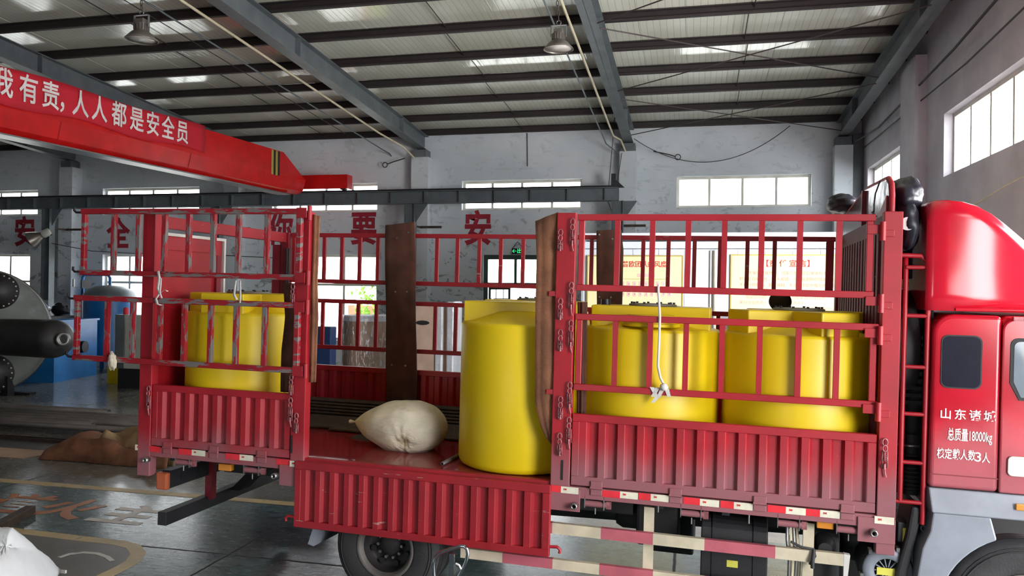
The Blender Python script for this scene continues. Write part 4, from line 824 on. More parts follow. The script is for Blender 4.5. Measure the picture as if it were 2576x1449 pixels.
# ---------------------------------------------------------------- sack on the deck
def sack(name, c, L, Wd, H, lab, fr, mat, rotz=0., seed=1, tail=True):
    rs = np.random.RandomState(seed); nu, nv = 72, 44; vs = []; c_, s_ = math.cos(rotz), math.sin(rotz)
    ph = rs.rand(6)*6.28
    for i in range(nu+1):
        u = i/nu; xx = -1+2*u
        xs_ = (xx-.2)/.8 if xx > .2 else (xx-.2)/1.2; prof = (max(0, 1-abs(xs_)**2.4))**.5 if xx > .2 else (max(0, 1-abs(xs_)**1.9))**.95
        for j in range(nv):
            a_ = 2*math.pi*j/nv; cy_, cz_ = math.cos(a_), math.sin(a_)
            py = Wd/2*prof*cy_; pz = H/2*prof*(abs(cz_)**.85)*(1 if cz_ > 0 else -1)
            w_ = .004*math.sin(7*a_+ph[0]+4*xx)+.004*math.sin(13*a_+ph[1]-6*xx)+.004*math.sin(5*xx*2+ph[2]+2*a_)
            # folds gathered at the seam on the near right flank
            du, da = (xx-.42)*1.3, ((a_-(math.pi*1.12)+math.pi) % (2*math.pi)-math.pi); dd = math.hypot(du, da); th = math.atan2(da, du)
            w_ += .012*math.exp(-dd*1.8)*math.cos(13*th)-.04*math.exp(-dd*dd*20)
            py += w_*cy_*prof; pz += w_*cz_*prof
            px_ = xx*L/2; z = max(pz, -H*.43)+H*.43
            vs.append((c[0]+px_*c_-py*s_, c[1]+px_*s_+py*c_, c[2]+z))
    mb = MB().add(vs, [(i*nv+j, (i+1)*nv+j, (i+1)*nv+(j+1) % nv, i*nv+(j+1) % nv) for i in range(nu) for j in range(nv)], True)
    t = solo(name, mb, mat, lab, 'sack', o=c, fr=fr)
    if tail:
        e_ = Vector((c[0]-L/2*c_, c[1]-L/2*s_, c[2]+H*.42)); part('tied_end', MB().lathe([(.012, .03), (.010, 0), (.022, -.05), (.016, -.06)], e_+Vector((-.0, 0, 0)), (c_, s_, 0), 12), mat, t)
    return t
sc_ = T(1005, 1080, 1, .85)
sack('woven_sack', (sc_.x, .82, ZD-.012), 1.02, .66, .52, 'bulging white woven sack lying on the open truck bed', 'T', m['sackw'], rotz=-.10)
# ---------------------------------------------------------------- steel rods on the deck
rod_me = MB().cyl((0, 0, 0), (2.72, 0, 0), .018, 8).mesh('steel_rod'); rod_me.materials.append(m['rust'])
for lay in range(6):
    for i in range(9-lay):
        ob = bpy.data.objects.new('steel_rod', rod_me); COL.objects.link(ob); ly_, lz_ = 2.37-i*.040-lay*.020, ZD+.020+lay*.034
        ob.matrix_world = FR['T'] @ Matrix.Translation((-5.38+random.uniform(-.03, .03), ly_, lz_)); tag(ob, 'long brown steel rod in the bundle along the far side of the truck bed', 'rod', 'bundle of steel rods on the truck bed')
for i in range(16):
    ob = bpy.data.objects.new('steel_rod', rod_me); COL.objects.link(ob)
    ob.matrix_world = FR['T'] @ Matrix.Translation((-4.16+random.uniform(-.04, .04) if i > 13 else -5.42, 2.0-i*.046, ZD+.020)); tag(ob, 'brown steel rod lying flat on the deck in the single layer before the heaped bundle', 'rod', 'steel rods lying flat on the deck')
a_, b_ = T(1112, 1167, 2, ZD+.02), T(1153, 1145, 2, ZD+.02)
solo('steel_tube', MB().lathe([(.012, 0), (.018, 0), (.018, (b_-a_).length), (.012, (b_-a_).length), (.012, 0)], a_, b_-a_, 14, cap=False), m['tube'], 'short grey tube lying on the deck beside the open yellow tank', 'tube', o=a_, fr='T')
# ---------------------------------------------------------------- felt strips tied over the posts
def felt(pts, y, lab, mat, name='felt_strip', th=.02, wav=.012, nails=(), axis=1):
    # pts: outline (x,z); built as a cloth panel with slight waves and thickness
    xs_ = [p[0] for p in pts]; n_ = len(pts)
    o = (sum(xs_)/n_, y, min(p[1] for p in pts)); t = thing(name, lab, 'cloth', o, 'T', group='brown felt strips over the stake posts')
    def P(x, z, d): return (x, y+wav*math.sin(z*5+x*9)+d, z)
    # split left and right edges by height
    L_ = sorted([p for p in pts if p[2] == 0], key=lambda p: p[1]); R_ = sorted([p for p in pts if p[2] == 1], key=lambda p: p[1])
    def at(S, f): 
        z0, z1 = S[0][1], S[-1][1]; z = z0+(z1-z0)*f
        return (float(np.interp(z, [p[1] for p in S], [p[0] for p in S])), z)
    N_ = 26; K_ = 6; vs = []
    for i in range(N_+1):
        l, r_ = at(L_, i/N_), at(R_, i/N_)
        for j in range(K_+1):
            f = j/K_; x = l[0]+(r_[0]-l[0])*f; z = l[1]+(r_[1]-l[1])*f; vs.append(P(x, z, .010*math.sin(f*9)))
    part('felt_panel', MB().add(vs, [(i*(K_+1)+j, i*(K_+1)+j+1, (i+1)*(K_+1)+j+1, (i+1)*(K_+1)+j) for i in range(N_) for j in range(K_)], True), mat, t, solid=th)
    for x, z in nails: part('nail', MB().cyl((x, y-.03, z), (x, y-.012, z), .010, 8), m['metal'], t)
    return t
def fo(L_, R_, y): return [(*(lambda v: (v.x, v.z))(T(a_, b_, 1, y)), 0) for a_, b_ in L_]+[(*(lambda v: (v.x, v.z))(T(a_, b_, 1, y)), 1) for a_, b_ in R_]
def nl(ps, y): return [(lambda v: (v.x, v.z))(T(a_, b_, 1, y)) for a_, b_ in ps]
felt(fo([(969, 566), (970, 800), (972, 1018)], [(1042, 558), (1045, 800), (1047, 1020)], 2.32), 2.32, 'long dark brown felt strip hanging over the far post, in the opening', m['felt_dark'], nails=nl([(998, 599), (1028, 585), (995, 734), (1024, 734), (986, 918), (1020, 920)], 2.3))
felt(fo([(1501, 580), (1500, 700), (1502, 770)], [(1562, 577), (1568, 630), (1566, 700), (1564, 768)], 2.32), 2.32, 'dark brown felt strip on the far post behind the left end of the front gate', m['felt_dark'], nails=nl([(1508, 590), (1541, 601), (1508, 747), (1537, 748)], 2.3))
felt(fo([(1346, 556), (1349, 640), (1347, 900), (1345, 1020), (1366, 1090), (1391, 1122)], [(1404, 534), (1402, 640), (1399, 800), (1396, 1000), (1394, 1122)], -.012), -.012, 'wide brown felt strip curling over the near door post beside the open yellow tank', m['felt'], th=.012)
felt(fo([(781, 538), (779, 700), (776, 850), (773, 962)], [(803, 543), (800, 600), (796, 700), (799, 800), (794, 900), (791, 962)], .01), .01, 'ragged narrow brown felt strip on the right side of the rear door post', m['felt'], wav=.006, th=.012)
felt(fo([(712, 712), (716, 800), (708, 880), (706, 986)], [(742, 712), (742, 800), (738, 880), (728, 988)], .10), .10, 'dark felt strip on the inside of the rear door post, against the rear yellow tank', m['felt_dark'], wav=.006)
felt(fo([(1456, 760), (1456, 900), (1455, 1040)], [(1474, 760), (1472, 900), (1470, 1042)], .07), .07, 'brown felt strip on the inside of the near door post beside the front yellow tank', m['felt_dark'], wav=.004)
# ---------------------------------------------------------------- straps tied on the gates
def strap(pts, lab, grp=None, r=.010, y=-.035):
    P_ = [T(px, py, 1, y_) for px, py, y_ in pts]
    o = P_[0]; vs = []; mb = MB()
    for p_, q_ in zip(P_, P_[1:]): pass
    w_ = Vector((1, 0, .25)).normalized()*r
    for p_ in P_: vs += [p_-w_, p_+w_]
    mb.add(vs, [(2*i, 2*i+1, 2*i+3, 2*i+2) for i in range(len(P_)-1)], True); return mb, o
mb, o = strap([(1657, 716, -.03), (1656, 728, -.032), (1657, 742, -.03), (1660, 800, -.03), (1658, 860, -.03), (1655, 920, -.03), (1661, 950, -.03), (1670, 968, -.03)], '')
ws_ = thing('strap', 'thin white strap hanging from the upper rail to a knot on the lower gate', 'strap', o, 'T')
part('band', mb, m['rope'], ws_, solid=.003)
kn = T(1670, 974, 1, -.04); part('knot', MB().lathe([(.004, -.03), (.03, -.015), (.034, .01), (.01, .03)], kn, (0.3, 0, 1), 12), m['rope'], ws_)
for a_, b_ in (((1640, 974), (1652, 998)), ((1655, 975), (1642, 998)), ((1668, 976), (1656, 1000)), ((1677, 978), (1683, 998)), ((1654, 998), (1642, 1013))):
    p_, q_ = T(*a_, 1, -.03), T(*b_, 1, -.03); part('wrap', MB().hexa([p_+Vector((-.018, 0, 0)), p_+Vector((.018, 0, 0)), p_+Vector((.018, .006, 0)), p_+Vector((-.018, .006, 0))][::-1], [q_+Vector((-.014, 0, 0)), q_+Vector((.014, 0, 0)), q_+Vector((.014, .006, 0)), q_+Vector((-.014, .006, 0))][::-1]), m['rope'], ws_)
G_ = -.16
mb, o = strap([(398, 682, G_), (401, 700, G_), (397, 725, G_), (402, 738, G_), (392, 752, G_), (396, 765, G_), (406, 768, G_)], '', r=.014)
s2 = thing('strap', 'white plastic strap knotted between the two swung-back gates at the left', 'strap', o, 'T'); part('band', mb, m['rope'], s2, solid=.003)
mb, _ = strap([(402, 738, G_), (414, 729, G_), (423, 733, G_)], '', r=.008); part('loose_end', mb, m['rope'], s2, solid=.003)
mb, _ = strap([(405, 700, G_), (404, 720, G_), (402, 736, G_), (407, 750, G_)], '', r=.010); part('loop', mb, m['rope'], s2, solid=.003)
mb, o = strap([(593, 706, G_), (590, 730, G_), (589, 742, G_), (596, 754, G_)], '', r=.012)
s3_ = thing('strap', 'pale strap hanging between the swung-back gates above the rear yellow tank', 'strap', o, 'T'); part('band', mb, m['rope'], s3_, solid=.003)
mb, _ = strap([(604, 706, G_), (605, 730, G_), (604, 762, G_)], '', r=.009); part('loop', mb, m['rope'], s3_, solid=.003)
# ---------------------------------------------------------------- tarpaulin over the bulkhead top
def lump(name, c, sx, sy, sz, lab, cat, mat, fr, seed, amp=.12, group=None):
    rs = np.random.RandomState(seed); ph = rs.rand(8)*6.28; nu, nv = 36, 22; vs = []
    for i in range(nu):
        for j in range(nv+1):
            a_ = 2*math.pi*i/nu; b_ = -math.pi/2+math.pi*j/nv; x, y, z = math.cos(b_)*math.cos(a_), math.cos(b_)*math.sin(a_), math.sin(b_)
            d = 1+amp*(math.sin(3*x+ph[0]+2*z)+.6*math.sin(7*y+ph[1]+3*x)+.5*math.sin(11*z+ph[2]+5*y)+.35*math.sin(17*x+9*y+ph[3]))
            vs.append((c[0]+sx*x*d, c[1]+sy*y*d, c[2]+sz*z*d))
    mb = MB().add(vs, [(i*(nv+1)+j, ((i+1) % nu)*(nv+1)+j, ((i+1) % nu)*(nv+1)+j+1, i*(nv+1)+j+1) for i in range(nu) for j in range(nv)], True)
    return mb
tp = thing('tarpaulin', 'folded black tarpaulin slung over the bulkhead top behind the cab', 'tarpaulin', (1.30, .6, 3.5), 'T')
part('fold', lump('', (1.315, .42, 3.60), .13, .42, .19, '', '', None, 'T', 3, .07), m['tarp'], tp)
part('fold', lump('', (1.30, .20, 3.40), .10, .22, .22, '', '', None, 'T', 5, .08), m['tarp'], tp)
part('fold', lump('', (1.28, 1.4, 3.68), .08, 1.0, .12, '', '', None, 'T', 8, .05), m['tarp'], tp)
solo('tarp_roll', lump('', (1.13, 2.32, 3.78), .17, .26, .11, '', '', None, 'T', 11, .08), m['tarp'], 'bundled end of a dark tarpaulin on the far corner of the bulkhead', 'tarpaulin', o=(1.13, 2.32, 3.68), fr='T')
wl = TP('work_lamp', MB().lathe([(.02, -.03), (.045, -.01), (.05, .03)], (1.285, .02, 3.385), (-.2, -1, 0), 20), 'white_text')
TP('horn_cover', MB().prism(arc(0.3, 3.12, .12, 0, 180, 8)+[(.18, 2.98), (.42, 2.98)], 0, 1.3, 1.36), 'black')
#==AROUND==
# ---------------------------------------------------------------- office partition with two boards
OY = 15.
oz = 3.50+.42; ox0, ox1 = -2.12, GX-.02
of = solo('partition_wall', MB().box(ox0, ox1, OY, OY+.08, 0, oz-.27), m['office'], 'white sandwich-panel office partition behind the front half of the truck', 'partition', o=(1., OY, 0))
part('eave_trim', MB().box(ox0-.05, ox1, OY-.16, OY+3., oz-.10, oz+.03).box(ox0-.03, ox1, OY-.08, OY-.003, oz-.26, oz-.13), m['office'], of, bevel=.01)
part('end_panel', MB().box(ox0, ox0+.07, OY+.08, OY+2.98, 0, oz-.1), m['office'], of)
for x in [ox0+.02+i*.48 for i in range(14)]:
    if x+.46 < ox1: part('panel', MB().box(x+.004, x+.472, OY-.012, OY-.001, .05, oz-.28).box(x+.15, x+.16, OY-.015, OY-.012, .05, oz-.28).box(x+.30, x+.31, OY-.015, OY-.012, .05, oz-.28), m['office'], of)
x = W(1800, 700, 1, OY-.05).x; part('downpipe', MB().cyl((x, OY-.06, .1), (x, OY-.06, oz-.3), .04, 12).cyl((x-.09, OY-.04, .1), (x-.09, OY-.04, oz-.3), .015, 8), m['wframe'], of)
def board(px0, px1, ptop, z0, lab):
    a, b = W(px0, ptop, 1, OY-.04), W(px1, ptop, 1, OY-.04)
    bd = solo('poster_board', MB().box(a.x, b.x, OY-.045, OY-.02, z0, a.z), m['board'], lab, 'poster', o=((a.x+b.x)/2, OY-.03, z0))
    t = .022; part('frame', MB().box(a.x-t, b.x+t, OY-.055, OY-.02, a.z, a.z+t).box(a.x-t, b.x+t, OY-.055, OY-.02, z0-t, z0).box(a.x-t, a.x, OY-.055, OY-.02, z0, a.z).box(b.x, b.x+t, OY-.055, OY-.02, z0, a.z), m['gold'], bd)
    return bd
b1 = board(1480, 1716, 645, 1.9, 'cream poster with red heading and pink name tags behind the felt strip')
b2 = board(1841, 2190, 643, 1.9, 'large cream responsibility poster behind the right half of the front gate')
def wtx(par, s, px, py, sz, mat, align='CENTER', bold=.008, sx=1., sp=1.):
    return text('lettering', s, W(px, py, 1, OY-.048), (1, 0, 0), (0, 0, 1), sz, m[mat], par, bold=bold, org=ORG[par.name], align=align, sx=sx, sp=sp, ext=.001)
wtx(b1, '海普欧团队的风度】', 1694, 666, .128, 'red_text', 'RIGHT', .012, sx=.93)
for px in (1625,): part('name_tag', MB().box(W(1604, 692, 1, OY).x, W(1648, 692, 1, OY).x, OY-.049, OY-.045, W(1600, 697, 1, OY).z, W(1600, 688, 1, OY).z), m['pinkbox'], b1)
part('line', MB().box(W(1568, 702, 1, OY).x, W(1682, 702, 1, OY).x, OY-.047, OY-.045, W(1600, 702.5, 1, OY).z, W(1600, 701.5, 1, OY).z), m['gold'], b1)
for i in range(9):
    px = 1567+i*14.6
    for y0, y1 in ((708, 725), (728, 746)): part('name_tag', MB().box(W(px-4, y0, 1, OY).x, W(px+4, y0, 1, OY).x, OY-.049, OY-.045, W(px, y1, 1, OY).z, W(px, y0, 1, OY).z), m['pinkbox'], b1)
    wtx(b1, '日', px, 715, .032, 'purple'); wtx(b1, '度', px, 740, .03, 'purple')
wtx(b2, '【责 任 宣 言】', 1982, 664, .135, 'red_text', bold=.012)
for s_, px, py in (('件事只要我参与，凡事只要我是后果承担者之一，我就', 1866+16, 687), ('担百分百的责任，别人犯错，不是我跟随的理由，制度不完善，', 1860, 702), ('不执行的理由，客户挑剔，不是我不提供服务的理由，领导不', 1860, 717), ('我是公司的一员，我对公司结果百分百负责，', 1876, 747), ('果百分百负责！对自己百分百负责！', 1860, 761)):
    wtx(b2, s_, px, py, .072, 'faint_text', 'LEFT', .002)
wtx(b2, '生产部所有人', 2072, 778, .072, 'faint_text', 'CENTER', .002)
a = W(1841, 800, 1, OY-.08)
for px, lab in ((1858, 'red bench seat back low before the partition, left one'), (1900, 'red bench seat back low before the partition, right one')):
    v = W(px, 803, 1, 14.6); sc2 = solo('red_chair', MB().box(v.x-.13, v.x+.13, 14.58, 14.62, v.z-.55, v.z+.06), m['red_text'], lab, 'chair', o=(v.x, 14.8, 0), group='red chairs before the partition', bevel=.02)
    part('seat', MB().box(v.x-.13, v.x+.13, 14.62, 15-.2, v.z-.58, v.z-.54), m['red_text'], sc2)
    for sx_ in (-.11, .11):
        for yy in (14.6, 14.77): part('leg', MB().cyl((v.x+sx_, yy, 0), (v.x+sx_, yy, v.z-.56), .014, 8), m['metal'], sc2)
# ---------------------------------------------------------------- cartons wrapped in film in the middle background
def film(name):
    n = NT(name, .12); tr = n.t.nodes.new('ShaderNodeBsdfTransparent'); gl = n.t.nodes.new('ShaderNodeBsdfGlossy'); gl.inputs['Roughness'].default_value = .12
    mx = n.t.nodes.new('ShaderNodeMixShader'); nz = n.noise(n.scale(n.pos, (9, 9, 2.5)), 1.5, 5, .7, 1.2); f_ = n.ramp(nz, .5, .62, .10, .75)
    bp = n.t.nodes.new('ShaderNodeBump'); bp.inputs['Strength'].default_value = .9; bp.inputs['Distance'].default_value = .03; n.link(nz, bp.inputs['Height']); n.link(bp.outputs[0], gl.inputs['Normal'])
    n.link(f_, mx.inputs[0]); n.link(tr.outputs[0], mx.inputs[1]); n.link(gl.outputs[0], mx.inputs[2]); n.link(mx.outputs[0], n.t.nodes['Material Output'].inputs[0]); return n.m
m['film'] = film('stretch_film')
BY = 15.5
def colx(px, y): return W(px, 850, 1, y).x
c0, c1 = colx(838, BY), colx(962, BY); zt1 = W(900, 797, 1, BY).z; cr = (c1-c0)/2; cxx = (c0+c1)/2
dt = thing('wrapped_drum', 'brown carton drum wrapped in shiny film behind the open truck bed', 'drum', (cxx, BY+cr, 0))
part('carton', MB().lathe([(cr, 0), (cr, zt1-.1)], (cxx, BY+cr, 0), n=40), m['carton'], dt)
part('lid', MB().lathe([(cr+.02, zt1-.1), (cr+.02, zt1), (cr-.03, zt1+.02)], (cxx, BY+cr, 0), n=40), m['office'], dt)
part('film', MB().lathe([(cr+.03, 0), (cr+.035, zt1*.5), (cr+.04, zt1-.05), (cr+.03, zt1+.04)], (cxx, BY+cr, 0), n=40, cap=False), m['film'], dt)
d2 = thing('wrapped_drum', 'second wrapped carton drum, partly hidden behind the brown felt strip', 'drum', (cxx+1.25, BY+1.6, 0))
part('carton', MB().lathe([(cr*.9, 0), (cr*.9, zt1+.05)], (cxx+1.25, BY+1.6, 0), n=40), m['carton'], d2)
part('film', MB().lathe([(cr*.93, 0), (cr*.94, zt1+.05), (cr*.8, zt1+.12)], (cxx+1.25, BY+1.6, 0), n=40, cap=False), m['film'], d2)
p0, p1 = colx(1046, 14.6), colx(1093, 14.6); p2 = colx(1142, 14.6); zt2 = W(1090, 758, 1, 14.6).z
cr1 = thing('plywood_crate', 'tall plywood crate with a dark hand hole, right of the brown felt strip', 'crate', ((p0+p1)/2, 14.9, 0))
part('side', MB().box(p0-.1, p1, 14.6, 15.2, 0, zt2-.06), m['ply'], cr1, bevel=.01)
v = W(1063, 812, 1, 14.59); part('hand_hole', MB().lathe([(.085, 0), (.085, .02)], (0, 0, 0), n=20) if 0 else MB().add([(v.x+.14*math.cos(a_), 14.59+k, v.z+.045*math.sin(a_)) for k in (0, .005) for a_ in np.linspace(0, 6.283, 25)[:-1]], [tuple(range(24)), tuple(range(24, 48))[::-1]]), m['black'], cr1)
bw = thing('wrapped_bundle', 'tall bundle in bright silvery bubble film beside the plywood crate', 'bundle', ((p1+p2)/2, 14.9, 0))
part('core', MB().box(p1+.02, p2-.02, 14.65, 15.1, 0, zt2-.1), m['carton'], bw)
part('wrap', MB().box(p1+.005, (p1+p2)/2-.03, 14.58, 15.15, 0, zt2-.03).box((p1+p2)/2+.04, p2, 14.58, 15.15, 0, zt2), simple('silver_bubble_film', (226, 230, 236), .22, .5, var=.1, bump=.9, bsc=14), bw, bevel=.03)
q0, q1 = colx(786, 13.5), colx(832, 13.5)
solo('blue_bin', MB().box(q0-1.2, q1, 13.5, 13.75, 0, W(810, 822, 1, 13.5).z), simple('dark_blue_paint', (18, 44, 84), .5), 'dark blue steel bin behind the rear door post', 'bin', o=((q0+q1)/2, 14, 0), bevel=.02)
# ---------------------------------------------------------------- left background machines
c1_, c2_ = W(135, 963, 2, 0), W(243, 943, 2, 0)
dx = (c2_-c1_); dx.z = 0; Lw = dx.length; dx.normalize(); dy = Vector((-dx.y, dx.x, 0)); zb = W(135, 812, 0, c1_.x).z
hb = (W(135, 812, 1, c1_.y)).z
def ob_box(o, ax, ay, l0, l1, w0, w1, z0, z1, mb=None):
    mb = mb or MB(); q = [o+ax*l0+ay*w0, o+ax*l1+ay*w0, o+ax*l1+ay*w1, o+ax*l0+ay*w1]
    return mb.hexa([(v.x, v.y, z0) for v in q], [(v.x, v.y, z1) for v in q])
vt = thing('blue_vat', 'large bright blue steel vat on the floor right of the big vessel', 'vat', c1_)
part('body', ob_box(c1_, dx, dy, 0, Lw, 0, 1.7, 0, hb), m['blue'], vt)
part('rim', ob_box(c1_, dx, dy, -.05, Lw+.05, -.05, 1.75, hb, hb+.06), m['blue'], vt)
part('outlet', MB().cyl(c1_+dx*(Lw*.62)+Vector((0, 0, .95))-dy*.12, c1_+dx*(Lw*.62)+Vector((0, 0, .95)), .18, 20), m['dark'], vt)
mo = c1_+dx*.9+dy*.9
mt = thing('pump_motor', 'blue electric motor with silver end on top of the blue vat', 'motor', mo+Vector((0, 0, hb+.06)))
part('base', ob_box(mo, dx, dy, -.8, 1.2, -.2, .2, hb+.06, hb+.14), m['dark'], mt)
part('body', MB().cyl(mo-dx*.7+Vector((0, 0, hb+.36)), mo-dx*.1+Vector((0, 0, hb+.36)), .2, 20), m['blue'], mt)
part('end_bell', MB().cyl(mo-dx*.1+Vector((0, 0, hb+.36)), mo+dx*.15+Vector((0, 0, hb+.36)), .15, 20, .1), m['metal'], mt)
part('pump_head', lump('', mo+dx*.75+Vector((0, 0, hb+.34)), .3, .2, .2, '', '', None, 'W', 4, .08), m['dark'], mt)
part('panel', ob_box(mo, dx, dy, -.6, 1.0, .55, .60, hb+.06, hb+.62), m['dark'], mt)
tc = W(275, 850, 1, 22.35); tc.y = 22.35; tr_ = .82; zs_ = W(275, 745, 1, 22.35).z
bt_ = thing('blue_tank', 'tall blue pressure tank with grey domed top and a bent blue pipe', 'tank', (tc.x, 22.35, 0))
part('shell', MB().lathe([(tr_, .55), (tr_, zs_-.05)], (tc.x, 22.35, 0), n=40), m['blue'], bt_)
part('dome', MB().lathe([(tr_, zs_-.05), (tr_-.02, zs_+.06), (tr_*.85, zs_+.20), (tr_*.5, zs_+.33), (.0001, zs_+.38)], (tc.x, 22.35, 0), n=40, cap=False), m['steel'], bt_)
for k in range(3):
    a_ = k*2.09+.5; part('leg', MB().cyl((tc.x+.7*math.cos(a_), 22.35+.7*math.sin(a_), 0), (tc.x+.7*math.cos(a_), 22.35+.7*math.sin(a_), .6), .07, 10), m['blue'], bt_)
part('pipe', MB().ring([(tc.x, 22.35, zs_+.3), (tc.x, 22.35, zs_+.6), (tc.x-.08, 22.35, zs_+.72), (tc.x-1.0, 22.35, zs_+.72), (tc.x-1.08, 22.35, zs_+.62), (tc.x-1.08, 22.35, .3)], .05, 12), m['blue'], bt_)
part('lifting_lug', MB().box(tc.x+.15, tc.x+.19, 20.9, 21.3, zs_+.26, zs_+.52), m['dark'], bt_)
part('valve', MB().cyl((tc.x-.3, 21.1, zs_+.3), (tc.x-.3, 21.1, zs_+.55), .03, 8), m['metal'], bt_)
g0, g1 = W(290, 880, 1, 18.6), W(362, 880, 1, 18.6); gt = W(320, 792, 1, 18.6).z
gc = thing('control_cabinet', 'grey electrical cabinet with a red beacon left of the truck corner', 'cabinet', ((g0.x+g1.x)/2, 18.8, 0))
part('body', MB().box(g0.x, g1.x+.4, 18.6, 19.1, .55, gt), m['grey_cab'], gc, bevel=.01)
part('door', MB().box(g0.x+.32, g1.x+.35, 18.58, 18.6, .75, gt-.08), m['grey_cab'], gc, bevel=.005)
part('side_panel', MB().box(g0.x-.002, g0.x+.28, 18.585, 18.6, .55, gt), m['steel'], gc)
part('stand', MB().box(g0.x+.05, g1.x+.35, 18.65, 19.05, 0, .55), m['dark'], gc)
part('beacon', MB().lathe([(.07, 0), (.07, .14), (.05, .19), (.0001, .2)], (g0.x+.12, 18.85, gt), n=16, cap=False), m['red_text'], gc)
v = W(302, 893, 1, 19.6); solo('yellow_crate', MB().box(v.x-.25, v.x+.35, 19.4, 19.9, 0, .75).box(v.x-.27, v.x+.37, 19.38, 19.92, .7, .76), m['yellow'], 'small yellow crate seen under the lower swung-back gate', 'crate', o=(v.x, 19.6, 0))
v = W(312, 948, 2, 0); sd = thing('welding_stand', 'black bent-leg iron stand on the floor left of the truck corner', 'stand', v)
part('leg', MB().ring([(v.x-.6, v.y, .03), (v.x-.25, v.y, .45), (v.x+.1, v.y, .38), (v.x+.35, v.y, .03)], .03, 8), m['black'], sd)
part('leg', MB().ring([(v.x-.2, v.y-.2, .03), (v.x, v.y, .55), (v.x+.3, v.y+.2, .03)], .03, 8), m['black'], sd)
part('top', lump('', (v.x, v.y, .58), .35, .2, .1, '', '', None, 'W', 9, .1), m['black'], sd)
solo('carton_box', MB().box(v.x+.35, v.x+1.2, v.y-.1, v.y+.6, 0, .62), m['carton'], 'brown box on the floor behind the truck rear corner', 'box', o=(v.x+.7, v.y, 0), bevel=.01)
# big vessel head with its nozzle, on the left edge
vc = W(-55, 840, 1, 16.); vc = Vector((vc.x, vc.y, 1.62)); vn = Vector((-vc.x, -vc.y, 0)).normalized()
vs_ = thing('pressure_vessel', 'huge round steel vessel end with rivets, cut off by the left edge', 'vessel', (vc.x, vc.y, 0))
part('head', MB().lathe([(.0001, .0), (1.45, .0), (1.55, -.02), (1.6, -.08), (1.6, -2.2)], vc, vn, 72, cap=False), m['vessel'], vs_)
part('flange', MB().lathe([(1.56, -.05), (1.62, -.05), (1.62, -.13), (1.56, -.13), (1.56, -.05)], vc, vn, 72, cap=False), m['metal'], vs_)
vr = Vector((-vn.y, vn.x, 0)); vr = vr if vr.x > 0 else -vr
def vpt(px, py):
    r = ray(px, py); k = (vc-CAM).dot(vn)/r.dot(vn); return CAM+r*k
for cpx, cpy, rr in ((-5, 732, .40), (-20, 940, .42)):
    cc = vpt(cpx, cpy); part('cover_plate', MB().lathe([(.0001, .03), (rr+.06, .03), (rr+.06, .0)], cc, vn, 40, cap=False), m['vessel_dark'], vs_)
    for k in range(20):
        a_ = k*math.pi/10; p_ = cc+vr*rr*math.cos(a_)+Vector((0, 0, rr*math.sin(a_))); part('rivet', MB().lathe([(.022, .03), (.018, .045), (.0001, .05)], p_, vn, 8, cap=False), m['rope'], vs_)
n0, n1 = vpt(20, 848), None
ndir = (vr*.55+vn*.85).normalized(); nst = vpt(0, 848)-vn*.1; nl_ = 1.5
# cylinder nozzle pointing out to the right
e1 = W(152, 853, 1, nst.y-1.0)
ndir = (e1-nst); Ln = ndir.length; ndir.normalize()
part('nozzle_drum', MB().lathe([(.46, 0), (.46, Ln-.34), (.43, Ln-.18), (.34, Ln-.06), (.12, Ln+.0)], nst, ndir, 40, cap=False), m['vessel_dark'], vs_)
part('nozzle_neck', MB().cyl(nst+ndir*(Ln-.05), nst+ndir*(Ln+.12), .10, 20), m['vessel_dark'], vs_)
part('nozzle_flange', MB().lathe([(.085, Ln+.10), (.165, Ln+.10), (.165, Ln+.14), (.085, Ln+.14), (.085, Ln+.0)], nst, ndir, 28, cap=False), m['metal'], vs_)
part('bore', MB().lathe([(.0001, Ln+.121), (.085, Ln+.121)], nst, ndir, 28, cap=False), m['black'], vs_)
part('cradle', MB().box(vc.x-.9, vc.x+.5, vc.y+.4, vc.y+.6, 0, .5), m['dark'], vs_)
# ---------------------------------------------------------------- tubes on the floor
tg = 'steel tubes lying on the floor left of the truck'
def tube(x0, x1, y, z, r, lab):
    return solo('steel_tube', MB().lathe([(r*.86, 0), (r, 0), (r, x1-x0), (r*.86, x1-x0), (r*.86, 0)], (x0, y, z), (1, 0, 0), 20, cap=False), m['tube'], lab, 'tube', o=((x0+x1)/2, y, z-r), group=tg)
px_ = W(265, 1050, 2, .1)
tube(px_.x-9, px_.x, px_.y+.1, .085+.10, .075, 'thickest grey steel tube with an open end on top of the floor bundle')
for i, (dy_, x1_) in enumerate(((-.35, -9.3), (-.60, -9.2), (-.85, -9.5), (-1.1, -9.3), (-1.35, -11.2), (-1.6, -9.4))):
    tube(px_.x-9, x1_, px_.y+dy_+.25, .055+.10, .055, ['first', 'second', 'third', 'fourth', 'fifth', 'sixth'][i]+' thin steel tube in the row in front of the thickest floor tube')
for xb in (-19., -15., -10.6): solo('timber_bearer', MB().box(xb, xb+.12, px_.y-1.7, px_.y+.35, 0, .10), m['ply'], {-19.: 'wooden bearer under the floor tubes, out at the left', -15.: 'wooden bearer under the middle of the floor tubes', -10.6: 'wooden bearer under the floor tubes behind the truck corner'}[xb], 'bearer', o=(xb, px_.y-.7, 0), group='bearers under the tubes')
for i, dy_ in enumerate((-2.0, -2.12)):
    solo('angle_bar', MB().box(px_.x-8, -9., px_.y+dy_, px_.y+dy_+.08, 0.0, .012).box(px_.x-8, -9., px_.y+dy_, px_.y+dy_+.012, .012, .07), m['rust'], ['dark angle bar on the floor in front of the tubes', 'second dark angle bar nearest the brown felt pile'][i], 'bar', o=(-12, px_.y+dy_, 0), group='angle bars on the floor')
